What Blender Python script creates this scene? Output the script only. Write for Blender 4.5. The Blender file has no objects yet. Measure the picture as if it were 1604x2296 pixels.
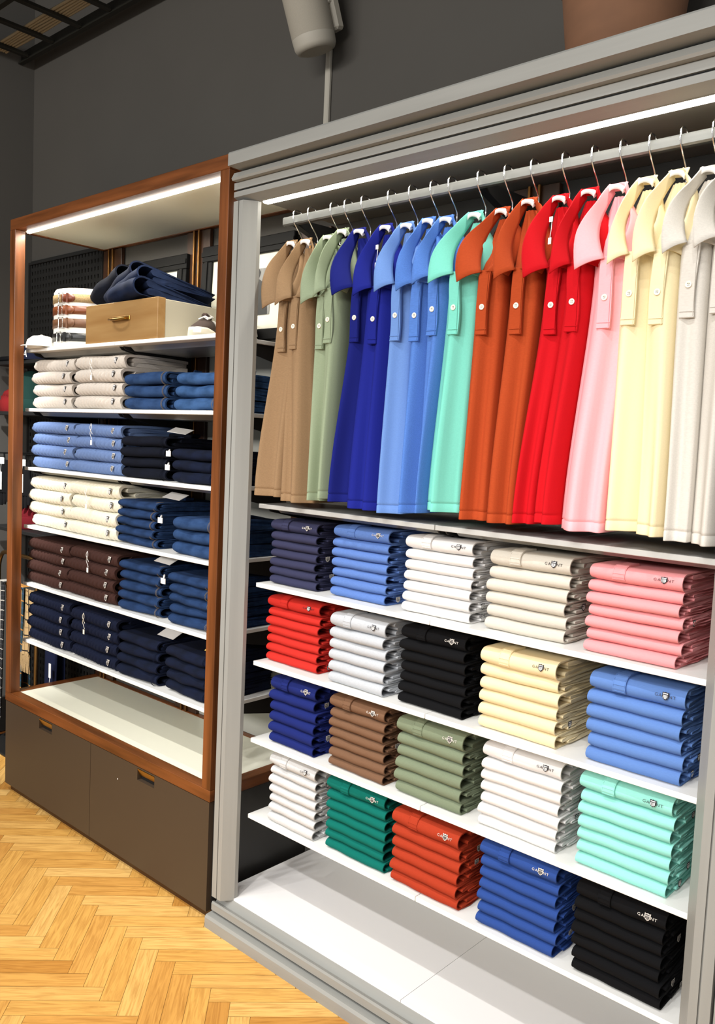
import bpy, math, random
from math import sin, cos, pi, radians
from mathutils import Vector, Matrix

SC = bpy.context.scene
COL = SC.collection
PI = pi

# ---------------------------------------------------------------- camera
cam_d = bpy.data.cameras.new('camera')
cam = bpy.data.objects.new('camera', cam_d)
COL.objects.link(cam)
cR = Vector((0.7431, 0.6677, 0.0448)); cU = Vector((-0.0879, 0.0309, 0.9957)); cF = Vector((-0.6634, 0.7438, -0.0817))
cam.matrix_world = Matrix(((cR.x, cU.x, -cF.x, 1.9568), (cR.y, cU.y, -cF.y, -1.7165), (cR.z, cU.z, -cF.z, 1.5899), (0, 0, 0, 1)))
cam_d.sensor_fit = 'VERTICAL'; cam_d.sensor_height = 36.0; cam_d.lens = 1887.93 / 2296 * 36.0
cam_d.clip_start = 0.02; cam_d.clip_end = 60
SC.camera = cam

# ---------------------------------------------------------------- view, world, lights
SC.view_settings.view_transform = 'Standard'; SC.view_settings.look = 'None'
SC.view_settings.gamma = 1.0; SC.view_settings.use_curve_mapping = False
SC.view_settings.exposure = -0.5
SC.cycles.max_bounces = 8; SC.cycles.sample_clamp_indirect = 6.0

W = bpy.data.worlds.new('world'); SC.world = W; W.use_nodes = True
W.node_tree.nodes['Background'].inputs[0].default_value = (1.0, 0.975, 0.95, 1)
W.node_tree.nodes['Background'].inputs[1].default_value = 0.95

def lamp(name, kind, loc, power, color=(1, 1, 1), target=None, **kw):
    d = bpy.data.lights.new(name, kind); d.energy = power; d.color = color
    for k, v in kw.items(): setattr(d, k, v)
    o = bpy.data.objects.new(name, d); COL.objects.link(o); o.location = loc
    if target is not None:
        o.rotation_euler = (Vector(target) - Vector(loc)).to_track_quat('-Z', 'Y').to_euler()
    return o

WARM = (1.0, 0.93, 0.82); NEUT = (1.0, 0.985, 0.97)
# ceiling track spots above the shop floor, aimed at the wall units
for (x, tx, pw) in ((1.75, 1.35, 84), (1.15, 0.95, 80), (0.45, 0.45, 77), (-0.25, 0.05, 74)):
    lamp('track_spot', 'SPOT', (x, -1.35, 3.55), pw, NEUT, (tx, 0.1, 0.55), spot_size=radians(58), spot_blend=0.9, shadow_soft_size=0.03)
for (x, tx, pw) in ((-0.75, -0.75, 84), (-1.35, -1.35, 84)):
    lamp('track_spot', 'SPOT', (x, -1.35, 3.55), pw, NEUT, (tx, 0.1, 0.75), spot_size=radians(58), spot_blend=0.9, shadow_soft_size=0.03)
for (x, tx, pw) in ((1.7, 1.15, 190), (0.9, 0.45, 180), (-0.1, -0.35, 165), (-0.9, -1.15, 165)):
    lamp('track_spot', 'SPOT', (x, -2.75, 3.55), pw, NEUT, (tx, 0.15, 0.35), spot_size=radians(42), spot_blend=0.8, shadow_soft_size=0.05)
for (x, y, pw) in ((-1.3, -0.9, 50), (-0.3, -1.2, 60), (0.5, -1.0, 45)):
    lamp('floor_spot', 'SPOT', (x, y - 0.5, 3.6), pw, (1.0, 0.90, 0.72), (x, y, 0), spot_size=radians(50), spot_blend=0.6, shadow_soft_size=0.06)
lamp('accessory_spot', 'SPOT', (-1.0, -1.5, 3.5), 1000, NEUT, (-2.35, 0.25, 0.75), spot_size=radians(36), spot_blend=0.9, shadow_soft_size=0.05)

# unseen area lights added behind the camera to lift the shaded parts
for x in (-0.6, 2.2):
    lamp('added_fill_light', 'AREA', (x, -6.0, 3.1), 230, (1.0, 0.98, 0.95), (x * .5 + .3, 0.2, 0.4), shape='RECTANGLE', size=2.4, size_y=0.6)

# ---------------------------------------------------------------- colour and materials
def lin(h):
    h = h.lstrip('#'); c = [int(h[i:i + 2], 16) / 255 for i in (0, 2, 4)]
    return tuple(x / 12.92 if x <= 0.04045 else ((x + 0.055) / 1.055) ** 2.4 for x in c) + (1,)

def mat(name, hexc, rough=0.6, metal=0.0, noise=None, bump=None, sheen=0.0, hex2=None, spec=None, coords='Object', emit=None):
    """noise=(scale, contrast, stretch xyz); bump=(scale, strength, stretch)"""
    m = bpy.data.materials.new(name); m.use_nodes = True
    nt = m.node_tree; b = nt.nodes['Principled BSDF']
    b.inputs['Base Color'].default_value = lin(hexc); b.inputs['Roughness'].default_value = rough; b.inputs['Metallic'].default_value = metal
    if spec is not None: b.inputs['Specular IOR Level'].default_value = spec
    if sheen: b.inputs['Sheen Weight'].default_value = sheen; b.inputs['Sheen Roughness'].default_value = 0.6
    if emit: b.inputs['Emission Color'].default_value = lin(emit[0]); b.inputs['Emission Strength'].default_value = emit[1]
    if noise or bump:
        tc = nt.nodes.new('ShaderNodeTexCoord')
        def tex(scale, stretch, detail=4):
            mp = nt.nodes.new('ShaderNodeMapping'); mp.inputs['Scale'].default_value = stretch
            n = nt.nodes.new('ShaderNodeTexNoise'); n.inputs['Scale'].default_value = scale; n.inputs['Detail'].default_value = detail
            nt.links.new(tc.outputs[coords], mp.inputs[0]); nt.links.new(mp.outputs[0], n.inputs['Vector'])
            return n
        if noise:
            n = tex(noise[0], noise[2])
            r = nt.nodes.new('ShaderNodeValToRGB')
            c1 = lin(hexc); k = noise[1]
            c2 = lin(hex2) if hex2 else tuple(x * (1 - k) for x in c1[:3]) + (1,)
            r.color_ramp.elements[0].position = 0.35; r.color_ramp.elements[1].position = 0.65
            r.color_ramp.elements[0].color = c2; r.color_ramp.elements[1].color = c1
            nt.links.new(n.outputs['Fac'], r.inputs[0]); nt.links.new(r.outputs[0], b.inputs['Base Color'])
        if bump:
            n = tex(bump[0], bump[2] if len(bump) > 2 else (1, 1, 1), 2)
            bp = nt.nodes.new('ShaderNodeBump'); bp.inputs['Strength'].default_value = bump[1]; bp.inputs['Distance'].default_value = 0.002
            nt.links.new(n.outputs['Fac'], bp.inputs['Height']); nt.links.new(bp.outputs[0], b.inputs['Normal'])
    return m

FABRIC = {}
def fabric(name, hexc, heather=0.06, hscale=500, sheen=0.0, hex2=None, stretch=(0.25, 1, 1)):
    if name not in FABRIC:
        FABRIC[name] = mat('fabric_' + name, hexc, 0.92, 0, (hscale, heather, stretch), (900, 0.12), sheen, hex2, spec=0.15)
    return FABRIC[name]

M = {}
M['wall'] = mat('wall_paint', '#45423d', 0.85, noise=(3, 0.05, (1, 1, 1)), bump=(120, 0.05))
M['wall_left'] = mat('side_wall_paint', '#4d4b47', 0.85, bump=(120, 0.05))
M['ceiling'] = mat('ceiling_paint', '#2b2a27', 0.9)
M['base_dark'] = mat('dark_baseboard', '#15120f', 0.5)
M['grey_oak_x'] = mat('grey_painted_oak', '#8f8f8a', 0.42, noise=(30, 0.10, (0.06, 1, 1)), bump=(90, 0.12, (0.05, 1, 1)), spec=0.4)
M['grey_oak_z'] = mat('grey_painted_oak_upright', '#93938e', 0.42, noise=(30, 0.08, (1, 1, 0.06)), bump=(90, 0.10, (1, 1, 0.05)), spec=0.4)
M['dark_gap'] = mat('shadow_gap_paint', '#1c1c1c', 0.7)
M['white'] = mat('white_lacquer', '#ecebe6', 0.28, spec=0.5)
M['white_floor'] = mat('white_base_panel', '#e9e7e6', 0.22, spec=0.5)
M['cream_panel'] = mat('cream_panel', '#eeedda', 0.3, spec=0.5)
M['alu'] = mat('brushed_aluminium', '#c9c8c3', 0.35, 0.85, bump=(200, 0.05, (0.02, 1, 1)))
M['alu_rail'] = mat('brushed_steel_rail', '#6e6f6c', 0.38, 0.6, noise=(60, 0.12, (0.02, 1, 1)))
M['chrome'] = mat('chrome', '#e8e8e8', 0.08, 1.0)
M['brass'] = mat('brass', '#a8823e', 0.28, 1.0)
M['brass_dark'] = mat('aged_brass', '#8c6a3e', 0.35, 1.0)
M['oak_x'] = mat('brown_oak_lengthwise', '#7b4621', 0.38, noise=(26, 0, (0.08, 1, 1)), hex2='#532d11', bump=(140, 0.15, (0.06, 1, 1)), spec=0.4)
M['lit_wall_tone'] = mat('lit_wall_tone_grey', '#a9a9a0', 0.7)  # pale tone paints the spot-lit look of the lower back wall
M['shaded_satin'] = mat('shaded_satin_metal', '#c4c2bd', 0.25, 0.3)  # satin metal look, greyed to hold the shade of the hanging polos
M['walnut'] = mat('dark_walnut_upright', '#3a2213', 0.45, noise=(26, 0.3, (1, 1, 0.08)))
M['brass_rail'] = mat('dull_brass_rail', '#8a6237', 0.42, 1.0)
M['soffit'] = mat('taupe_soffit', '#7b766c', 0.55)
M['oak_z'] = mat('brown_oak_upright', '#7b4621', 0.38, noise=(26, 0, (1, 1, 0.08)), hex2='#532d11', bump=(140, 0.15, (1, 1, 0.06)), spec=0.4)
M['oak_y'] = mat('brown_oak_depth', '#7b4621', 0.38, noise=(26, 0, (1, 0.08, 1)), hex2='#532d11', bump=(140, 0.15, (1, 0.06, 1)), spec=0.4)
M['cab_dark'] = mat('dark_bronze_laminate', '#43372b', 0.45, spec=0.3)
M['cab_side'] = mat('black_brown_laminate', '#2b2a29', 0.4, spec=0.4)
M['kick'] = mat('dark_walnut_plinth', '#3d2412', 0.45, noise=(20, 0.4, (0.1, 1, 1)))
M['led'] = mat('led_strip', '#ffffff', 0.5, emit=('#fff8ea', 14))
M['black'] = mat('matt_black', '#121212', 0.55)
M['perf'] = mat('black_perforated_steel', '#1d1d1c', 0.5)
M['terracotta'] = mat('terracotta', '#7a553c', 0.85, noise=(7, 0.16, (1, 1, 2.5)), bump=(60, 0.15))
M['speaker'] = mat('speaker_white', '#a19c90', 0.6)
M['speaker_mesh'] = mat('speaker_cloth', '#958f82', 0.85, noise=(900, 0.12, (1, 1, 1)))
M['paper'] = mat('white_paper', '#f4f2ee', 0.6)
M['yellow_paper'] = mat('yellow_patch', '#e8c96a', 0.7)
M['button'] = mat('pearl_button', '#efe6d3', 0.25)
M['thread'] = mat('button_thread', '#3a322c', 0.8)
M['crest_dark'] = mat('dark_embroidery', '#26242a', 0.8)
M['crest_light'] = mat('silver_embroidery', '#cfc9c0', 0.6)
M['light_oak'] = mat('pale_oak', '#a07f50', 0.45, noise=(14, 0, (0.12, 1, 1.2)), hex2='#8b6638', bump=(120, 0.05, (0.1, 1, 1)))
M['light_oak_end'] = mat('pale_oak_edge', '#93703f', 0.45, noise=(30, 0, (1, 1, 0.08)), hex2='#a87a46')
M['box_white'] = mat('box_side', '#aea794', 0.6)
M['lea_tan'] = mat('tan_leather', '#6f3a1b', 0.4, bump=(200, 0.1))
M['lea_brown'] = mat('brown_leather', '#644127', 0.55, noise=(60, 0.15, (1, 1, 1)))
M['lea_dark'] = mat('cordovan_leather', '#5e2a15', 0.35)
M['lea_black'] = mat('black_leather', '#161616', 0.4)
M['weave'] = mat('braided_belt', '#a88d62', 0.8, noise=(220, 0.35, (1, 1, 1)), bump=(220, 0.5))
M['canvas_white'] = mat('white_cotton', '#efece4', 0.8)
M['suede'] = mat('brown_suede', '#3b2b24', 0.95, noise=(90, 0.2, (1, 1, 1)))
M['rubber'] = mat('cream_rubber', '#e9e2d0', 0.6)
M['pic_frame'] = mat('black_picture_frame', '#0b0b0b', 0.6, spec=0.2)
M['pic_mat'] = mat('cream_mount', '#d8d5c4', 0.8)
M['pic_dark'] = mat('dark_print', '#2a2a29', 0.6)
M['pic_grey'] = mat('grey_print', '#8b8a86', 0.6, noise=(40, 0.3, (8, 1, 0.2)))
M['cable'] = mat('white_cable', '#9b8c70', 0.6)
M['tray'] = mat('dark_galvanised_steel', '#26251f', 0.5, 0.4)

# ---------------------------------------------------------------- mesh builder
class MB:
    def __init__(s): s.v = []; s.f = []; s.sm = []; s.mi = []
    def add(s, verts, faces, smooth=False, mi=0):
        o = len(s.v); s.v += [tuple(p) for p in verts]
        for f in faces: s.f.append([i + o for i in f]); s.sm.append(smooth); s.mi.append(mi)
    def box(s, x0, x1, y0, y1, z0, z1, bev=0.0, mi=0):
        if bev <= 0:
            v = [(x, y, z) for z in (z0, z1) for y in (y0, y1) for x in (x0, x1)]
            s.add(v, [(0, 2, 3, 1), (4, 5, 7, 6), (0, 1, 5, 4), (2, 6, 7, 3), (0, 4, 6, 2), (1, 3, 7, 5)], mi=mi); return
        b = min(bev, (x1 - x0) / 2.01, (y1 - y0) / 2.01, (z1 - z0) / 2.01)
        # chamfered box: 24 verts
        vs = []; idx = {}
        for sx in (0, 1):
            for sy in (0, 1):
                for sz in (0, 1):
                    X = (x0, x1)[sx]; Y = (y0, y1)[sy]; Z = (z0, z1)[sz]
                    dx = b if sx == 0 else -b; dy = b if sy == 0 else -b; dz = b if sz == 0 else -b
                    for a, p in (('x', (X, Y + dy, Z + dz)), ('y', (X + dx, Y, Z + dz)), ('z', (X + dx, Y + dy, Z))):
                        idx[(sx, sy, sz, a)] = len(vs); vs.append(p)
        F = []
        for sx in (0, 1): q = [idx[(sx, a, c, 'x')] for a, c in ((0, 0), (1, 0), (1, 1), (0, 1))]; F.append(q if sx else q[::-1])
        for sy in (0, 1): q = [idx[(a, sy, c, 'y')] for a, c in ((0, 0), (1, 0), (1, 1), (0, 1))]; F.append(q[::-1] if sy else q)
        for sz in (0, 1): q = [idx[(a, c, sz, 'z')] for a, c in ((0, 0), (1, 0), (1, 1), (0, 1))]; F.append(q if sz else q[::-1])
        for sx in (0, 1):
            for sy in (0, 1):
                q = [idx[(sx, sy, 0, 'x')], idx[(sx, sy, 0, 'y')], idx[(sx, sy, 1, 'y')], idx[(sx, sy, 1, 'x')]]; F.append(q if sx != sy else q[::-1])
        for sx in (0, 1):
            for sz in (0, 1):
                q = [idx[(sx, 0, sz, 'x')], idx[(sx, 1, sz, 'x')], idx[(sx, 1, sz, 'z')], idx[(sx, 0, sz, 'z')]]; F.append(q if sx != sz else q[::-1])
        for sy in (0, 1):
            for sz in (0, 1):
                q = [idx[(0, sy, sz, 'y')], idx[(0, sy, sz, 'z')], idx[(1, sy, sz, 'z')], idx[(1, sy, sz, 'y')]]; F.append(q if sy != sz else q[::-1])
        for sx in (0, 1):
            for sy in (0, 1):
                for sz in (0, 1):
                    t = [idx[(sx, sy, sz, a)] for a in 'xyz']; F.append(t if (sx + sy + sz) % 2 else t[::-1])
        s.add(vs, F, mi=mi)
    def loft(s, loops, closed=True, cap0=True, cap1=True, smooth=True, mi=0):
        n = len(loops[0]); V = [p for l in loops for p in l]; F = []
        for i in range(len(loops) - 1):
            for j in range(n if closed else n - 1):
                k = (j + 1) % n
                F.append((i * n + j, i * n + k, (i + 1) * n + k, (i + 1) * n + j))
        s.add(V, F, smooth, mi)
        if closed and cap0: s.add(loops[0], [tuple(range(n))[::-1]], False, mi)
        if closed and cap1: s.add(loops[-1], [tuple(range(n))], False, mi)
    def prism(s, prof, x0, x1, axis='x', mi=0, smooth=False):
        """extrude closed (a,b) profile along an axis"""
        def P(a, b, t): return {'x': (t, a, b), 'y': (a, t, b), 'z': (a, b, t)}[axis]
        s.loft([[P(a, b, x0) for a, b in prof], [P(a, b, x1) for a, b in prof]], smooth=smooth, mi=mi)
    def tube(s, pts, r, n=8, closed=False, mi=0):
        pts = [Vector(p) for p in pts]; loops = []; up = None
        for i, p in enumerate(pts):
            a = pts[i - 1] if (i > 0 or closed) else p; c = pts[(i + 1) % len(pts)] if (i < len(pts) - 1 or closed) else p
            t = (c - a).normalized()
            if up is None:
                up = Vector((0, 0, 1)) if abs(t.z) < 0.9 else Vector((1, 0, 0))
            u = (up - t * up.dot(t)).normalized(); w = t.cross(u); up = u
            rr = r[i] if isinstance(r, (list, tuple)) else r
            loops.append([p + u * (rr * cos(2 * PI * k / n)) + w * (rr * sin(2 * PI * k / n)) for k in range(n)])
        if closed: loops.append(loops[0])
        s.loft(loops, cap0=not closed, cap1=not closed, mi=mi)
    def lathe(s, prof, n=32, c=(0, 0, 0), mi=0):
        loops = [[(c[0] + r * cos(2 * PI * k / n), c[1] + r * sin(2 * PI * k / n), c[2] + z) for k in range(n)] for r, z in prof]
        s.loft(loops, mi=mi)
    def grid(s, fn, nu, nv, smooth=True, mi=0):
        V = [fn(i / nu, j / nv) for j in range(nv + 1) for i in range(nu + 1)]
        F = [(j * (nu + 1) + i, j * (nu + 1) + i + 1, (j + 1) * (nu + 1) + i + 1, (j + 1) * (nu + 1) + i) for j in range(nv) for i in range(nu)]
        s.add(V, F, smooth, mi)
    def mesh(s, name, mats=()):
        me = bpy.data.meshes.new(name); me.from_pydata(s.v, [], s.f)
        me.polygons.foreach_set('use_smooth', s.sm); me.polygons.foreach_set('material_index', s.mi)
        for m in mats: me.materials.append(m)
        me.update(); return me
    def build(s, name, mats, parent=None, loc=None):
        if not isinstance(mats, (list, tuple)): mats = [mats]
        return link(name, s.mesh(name, mats), parent, loc)

def link(name, me, parent=None, loc=None):
    o = bpy.data.objects.new(name, me); COL.objects.link(o)
    if parent: o.parent = parent
    if loc: o.location = loc
    return o
def inst(name, me, mats, parent=None, loc=None):
    """object on shared mesh data with its own materials"""
    o = link(name, me, parent, loc)
    while len(me.materials) < len(mats): me.materials.append(mats[len(me.materials)])
    for i, m in enumerate(mats): o.material_slots[i].link = 'OBJECT'; o.material_slots[i].material = m
    return o
def tag(o, label, cat, group=None, kind=None):
    o['label'] = label; o['category'] = cat
    if group: o['group'] = group
    if kind: o['kind'] = kind
    return o
def thing(name, label, cat, loc=(0, 0, 0), rot=(0, 0, 0), group=None):
    o = bpy.data.objects.new(name, None); COL.objects.link(o); o.empty_display_size = 0.05
    o.location = loc; o.rotation_euler = rot
    return tag(o, label, cat, group)
def struct(name, mb, m):
    o = mb.build(name, m); o['kind'] = 'structure'; return o
def solid(o, t, off=0.0):
    md = o.modifiers.new('thickness', 'SOLIDIFY'); md.thickness = t; md.offset = off; return o
def subsurf(o, n=1):
    md = o.modifiers.new('smooth', 'SUBSURF'); md.levels = n; md.render_levels = n; return o

# ---------------------------------------------------------------- layout constants (metres)
ZF = -0.03            # floor
YW = 0.464            # back wall
XL = -2.35            # left wall
SH_Y = 0.078          # shelf front
S_Z = [0.3558 + 0.2571 * k for k in range(4)] + [1.3829]
T_Z = [0.6481 + 0.2571 * k for k in range(6)]

# ---------------------------------------------------------------- setting
def herringbone():
    L, Wd = 0.31, 0.062
    V, F, UV, CO = [], [], [], []
    rnd = random.Random(5)
    c = cos(-PI / 4); s = sin(-PI / 4)
    g = 0.0005
    for a in range(-60, 61):
        for b in range(-9, 10):
            ox = a * Wd + b * L; oy = a * Wd - b * L
            for (x0, y0, x1, y1, hor) in ((ox, oy, ox + L, oy + Wd, True), (ox, oy + Wd, ox + Wd, oy + Wd + L, False)):
                mx, my = (x0 + x1) / 2, (y0 + y1) / 2
                X = mx * c - my * s - 0.02; Y = mx * s + my * c - 0.245
                if not (-2.2 < X < 2.6 and -3.0 < Y < 0.30): continue
                i = len(V)
                col = rnd.choice((0.15, 0.3, 0.4, 0.5, 0.55, 0.62, 0.7, 0.8, 0.95)) + rnd.uniform(-.05, .05)
                off = rnd.uniform(0, 30)
                for (px, py, u, v) in ((x0 + g, y0 + g, 0, 0), (x1 - g, y0 + g, 1, 0), (x1 - g, y1 - g, 1, 1), (x0 + g, y1 - g, 0, 1)):
                    V.append((px * c - py * s - 0.02, px * s + py * c - 0.245, ZF))
                    UV.append((u * L + off, v * Wd) if hor else (v * L + off, u * Wd))
                    CO.append(col)
                F.append((i, i + 1, i + 2, i + 3))
    i = len(V)
    V += [(XL, -3.2, ZF - 0.002), (2.8, -3.2, ZF - 0.002), (2.8, YW, ZF - 0.002), (XL, YW, ZF - 0.002)]
    F.append((i, i + 1, i + 2, i + 3)); UV += [(0, 0)] * 4; CO += [0.0] * 4
    me = bpy.data.meshes.new('floor'); me.from_pydata(V, [], F)
    uv = me.uv_layers.new(name='plank'); at = me.attributes.new('tone', 'FLOAT', 'POINT')
    for p in me.polygons:
        for li in p.loop_indices: uv.data[li].uv = UV[me.loops[li].vertex_index]
    at.data.foreach_set('value', CO)
    m = bpy.data.materials.new('oak_herringbone'); m.use_nodes = True; nt = m.node_tree; b = nt.nodes['Principled BSDF']
    b.inputs['Roughness'].default_value = 0.34; b.inputs['Specular IOR Level'].default_value = 0.35
    a = nt.nodes.new('ShaderNodeAttribute'); a.attribute_name = 'tone'
    r = nt.nodes.new('ShaderNodeValToRGB'); e = r.color_ramp.elements
    e[0].position = 0.02; e[0].color = lin('#4a2a10'); e[1].position = 0.08; e[1].color = lin('#bb8239')
    for p, h in ((0.35, '#d09a4e'), (0.6, '#d6a354'), (1.0, '#e6bb72')):
        q = e.new(p); q.color = lin(h)
    nt.links.new(a.outputs['Fac'], r.inputs[0])
    u = nt.nodes.new('ShaderNodeUVMap'); u.uv_map = 'plank'
    mp = nt.nodes.new('ShaderNodeMapping'); mp.inputs['Scale'].default_value = (5, 60, 1)
    n = nt.nodes.new('ShaderNodeTexNoise'); n.inputs['Scale'].default_value = 1.6; n.inputs['Detail'].default_value = 5; n.inputs['Distortion'].default_value = 1.2
    nt.links.new(u.outputs[0], mp.inputs[0]); nt.links.new(mp.outputs[0], n.inputs['Vector'])
    w = nt.nodes.new('ShaderNodeMix'); w.data_type = 'RGBA'; w.blend_type = 'MULTIPLY'
    r2 = nt.nodes.new('ShaderNodeValToRGB'); r2.color_ramp.elements[0].position = 0.3; r2.color_ramp.elements[0].color = (0.62, 0.52, 0.40, 1)
    r2.color_ramp.elements[1].position = 0.6; r2.color_ramp.elements[1].color = (1, 1, 1, 1)
    nt.links.new(n.outputs['Fac'], r2.inputs[0])
    w.inputs[0].default_value = 0.75
    nt.links.new(r.outputs[0], w.inputs[6]); nt.links.new(r2.outputs[0], w.inputs[7]); nt.links.new(w.outputs[2], b.inputs['Base Color'])
    me.materials.append(m); me.update()
    o = link('floor', me); o['kind'] = 'structure'
herringbone()

b = MB(); b.box(XL - 0.1, 2.8, YW, YW + 0.1, ZF - 0.05, 4.3); struct('wall_back', b, M['wall'])
b = MB(); b.box(XL - 0.1, XL, -3.2, YW, ZF - 0.05, 4.3); struct('wall_left', b, M['wall_left'])
b = MB(); b.box(XL - 0.1, 2.8, -3.2, YW + 0.1, 4.3, 4.4); struct('ceiling', b, M['ceiling'])
b = MB(); b.box(XL, -1.66, YW - 0.015, YW, ZF, 0.16, 0.003); struct('baseboard_back', b, M['base_dark'])
b = MB(); b.box(XL, XL + 0.015, -3.0, YW - 0.016, ZF, 0.16, 0.003); struct('baseboard_left', b, M['base_dark'])

# ---------------------------------------------------------------- cable tray under the ceiling
t = thing('cable_tray', 'dark steel ladder cable tray carrying white cables under the ceiling', 'cable tray', (0, 0, 3.42))
for y in (0.05, 0.385):
    b = MB(); b.prism([(y - 0.012, 0), (y + 0.012, 0), (y + 0.012, 0.06), (y + 0.004, 0.06), (y + 0.004, 0.008), (y - 0.012, 0.008)], -2.34, -0.7); b.build('side_rail', M['tray'], t)
for k in range(7):
    x = -2.24 + k * 0.25
    b = MB(); b.box(x - 0.014, x + 0.014, 0.062, 0.373, 0.004, 0.022, 0.003); b.build('rung', M['tray'], t)
for k in range(6):
    o = MB(); y = 0.235 + k * 0.0145
    o.tube([(-2.33 + j * 0.2, y + 0.003 * sin(j * 1.7 + k), 0.0295) for j in range(9)], 0.0068, 8)
    o = o.build('cable', M['cable']); o.location = (0, 0, 3.42)
    tag(o, 'pale cable lying lengthwise in the dark ceiling tray', 'cable', 'cables in the ceiling tray')

# ---------------------------------------------------------------- grey painted cabinet
GX0, GX1 = -0.146, 1.475
IX0, IX1 = -0.082, 1.372
t = thing('display_cabinet', 'tall grey painted oak wall cabinet with moulded frame and open shelves of polos', 'cabinet', (0.66, 0, ZF))
def gp(name, mb, m): 
    o = mb.build(name, m, t); o.location = (-0.66, 0, -ZF); return o
# cornice, swept along x
b = MB()
b.prism([(-0.055, 2.405), (-0.055, 2.440), (-0.052, 2.445), (YW - 0.004, 2.445), (YW - 0.004, 2.405)], -0.112, 2.2)
gp('cornice', b, M['grey_oak_x'])
b = MB(); b.prism([(-0.018, 2.374), (-0.022, 2.380), (-0.012, 2.398), (0.008, 2.4045), (0.05, 2.4045), (0.05, 2.374)], -0.134, 2.2)
gp('cornice_moulding', b, M['grey_oak_x'])
b = MB(); b.box(GX0 + 0.012, 2.2, 0.008, 0.05, 2.335, 2.374); gp('shadow_gap', b, M['dark_gap'])
b = MB(); b.prism([(0.0, 2.352), (0.0, 2.373), (0.03, 2.373), (0.03, 2.352)], GX0, 2.2); gp('frame_bead', b, M['grey_oak_x'])
b = MB(); b.prism([(0.0, 2.330), (0.0, 2.346), (0.05, 2.346), (0.05, 2.320), (0.036, 2.318)], GX0, 2.2); gp('top_rail', b, M['grey_oak_x'])
b = MB(); b.box(GX0, 2.2, 0.045, YW - 0.004, 2.347, 2.357); gp('ceiling_panel', b, M['soffit'])
b = MB(); b.box(0.36, 1.56, YW - 0.0045, YW - 0.0005, 1.385, 2.346); gp('back_panel', b, M['black'])
b = MB(); b.box(-0.14, 1.56, YW - 0.0045, YW - 0.0005, 0.0775, 1.384); gp('lit_wall_panel', b, M['lit_wall_tone'])  # pale sheet stands in for the lit wall behind the polo stacks
# posts: stepped and bevelled section
def post_section(side):
    # x measured from the outer edge inward
    pr = [(0, 0), (0.022, 0), (0.022, 0.006), (0.026, 0.006), (0.026, 0.0), (0.044, 0.0), (0.072, 0.036), (0.072, 0.05), (0, 0.05)]
    return pr
b = MB(); b.prism([(GX0 + a, y) for a, y in post_section(0)], 0.0705, 2.3175, axis='z'); gp('left_post', b, M['grey_oak_z'])
b = MB(); b.prism([(GX1 - 0.03 - a, y) for a, y in post_section(0)][::-1], 0.0705, 2.3175, axis='z'); gp('right_post', b, M['grey_oak_z'])
b = MB(); b.prism([(1.448, 0.012), (1.452, 0.012), (1.452, 0.0), (1.49, 0.0), (1.49, -0.008), (1.56, -0.008), (1.56, 0.45), (1.448, 0.45)], ZF, 2.335, axis='z'); gp('right_jamb', b, M['grey_oak_z'])
b = MB(); b.box(IX0 - 0.0015, IX0 + 0.0, 0.036, 0.05, 0.085, 2.318); gp('painted_lit_edge', b, M['white'])  # white strip paints the lit inner edge of the post
# base
b = MB(); b.prism([(-0.022, ZF), (-0.022, 0.004), (-0.016, 0.012), (0.004, 0.014), (0.03, 0.014), (0.03, ZF)], -0.152, 2.2); gp('plinth', b, M['grey_oak_x'])
b = MB(); b.box(GX0 + 0.01, 2.2, 0.012, 0.05, 0.014, 0.03); gp('plinth_gap', b, M['dark_gap'])
b = MB(); b.prism([(0.0, 0.024), (0.0, 0.046), (0.004, 0.052), (0.012, 0.050), (0.014, 0.044), (0.020, 0.046), (0.034, 0.070), (0.06, 0.070), (0.06, 0.024)], GX0, 2.2); gp('bottom_rail', b, M['grey_oak_x'])
b = MB(); b.box(GX0 + 0.005, 0.632, 0.035, YW - 0.004, 0.055, 0.077); b.box(0.6335, 2.2, 0.035, YW - 0.004, 0.055, 0.077); gp('base_panel', b, M['white_floor'])
b = MB(); b.box(-0.125, 1.40, 0.098, 0.122, 2.334, 2.347, 0.003); gp('light_strip', b, M['led'])
la = lamp('cabinet_led', 'AREA', (0.64, 0.108, 2.332), 5, (1.0, 0.96, 0.88), (0.64, 0.085, 0), shape='RECTANGLE', size=1.5, size_y=0.018)

# ---------------------------------------------------------------- brown oak unit
BX0, BX1 = -1.627, -0.1725
PW = 0.045
BZ = 2.469
t = thing('display_unit', 'brown oak framed display unit on a dark drawer base with white top', 'display unit', ((BX0 + BX1) / 2, 0, ZF))
def bp(name, mb, m, par=None):
    o = mb.build(name, m, par or t)
    if not par: o.location = (-(BX0 + BX1) / 2, 0, -ZF)
    return o
for x in (BX0, BX1 - PW):
    b = MB(); b.box(x, x + PW, 0.0, PW, 0.4205, BZ - 0.045, 0.0015); bp('front_post', b, M['oak_z'])
b = MB(); b.box(BX0, BX1, 0.0, PW, BZ - 0.0448, BZ, 0.0015); bp('top_rail', b, M['oak_x'])
b = MB(); b.box(BX0, BX1, YW - 0.03, YW - 0.006, BZ - 0.045, BZ, 0.001); bp('top_rail', b, M['oak_x'])
for x in (BX0, BX1 - PW):
    b = MB(); b.box(x, x + PW * .5, PW + 0.0005, YW - 0.031, BZ - 0.045, BZ, 0.001); bp('side_rail', b, M['oak_y'])
b = MB(); b.box(BX0 + 0.023, BX1 - PW - 0.0005, PW + 0.0005, YW - 0.031, BZ - 0.042, BZ - 0.03); bp('ceiling_panel', b, M['cream_panel'])
b = MB(); b.box(BX0 + 0.05, BX1 - PW - 0.006, PW + 0.002, PW + 0.018, BZ - 0.052, BZ - 0.0425, 0.002); bp('light_strip', b, M['led'])
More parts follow.
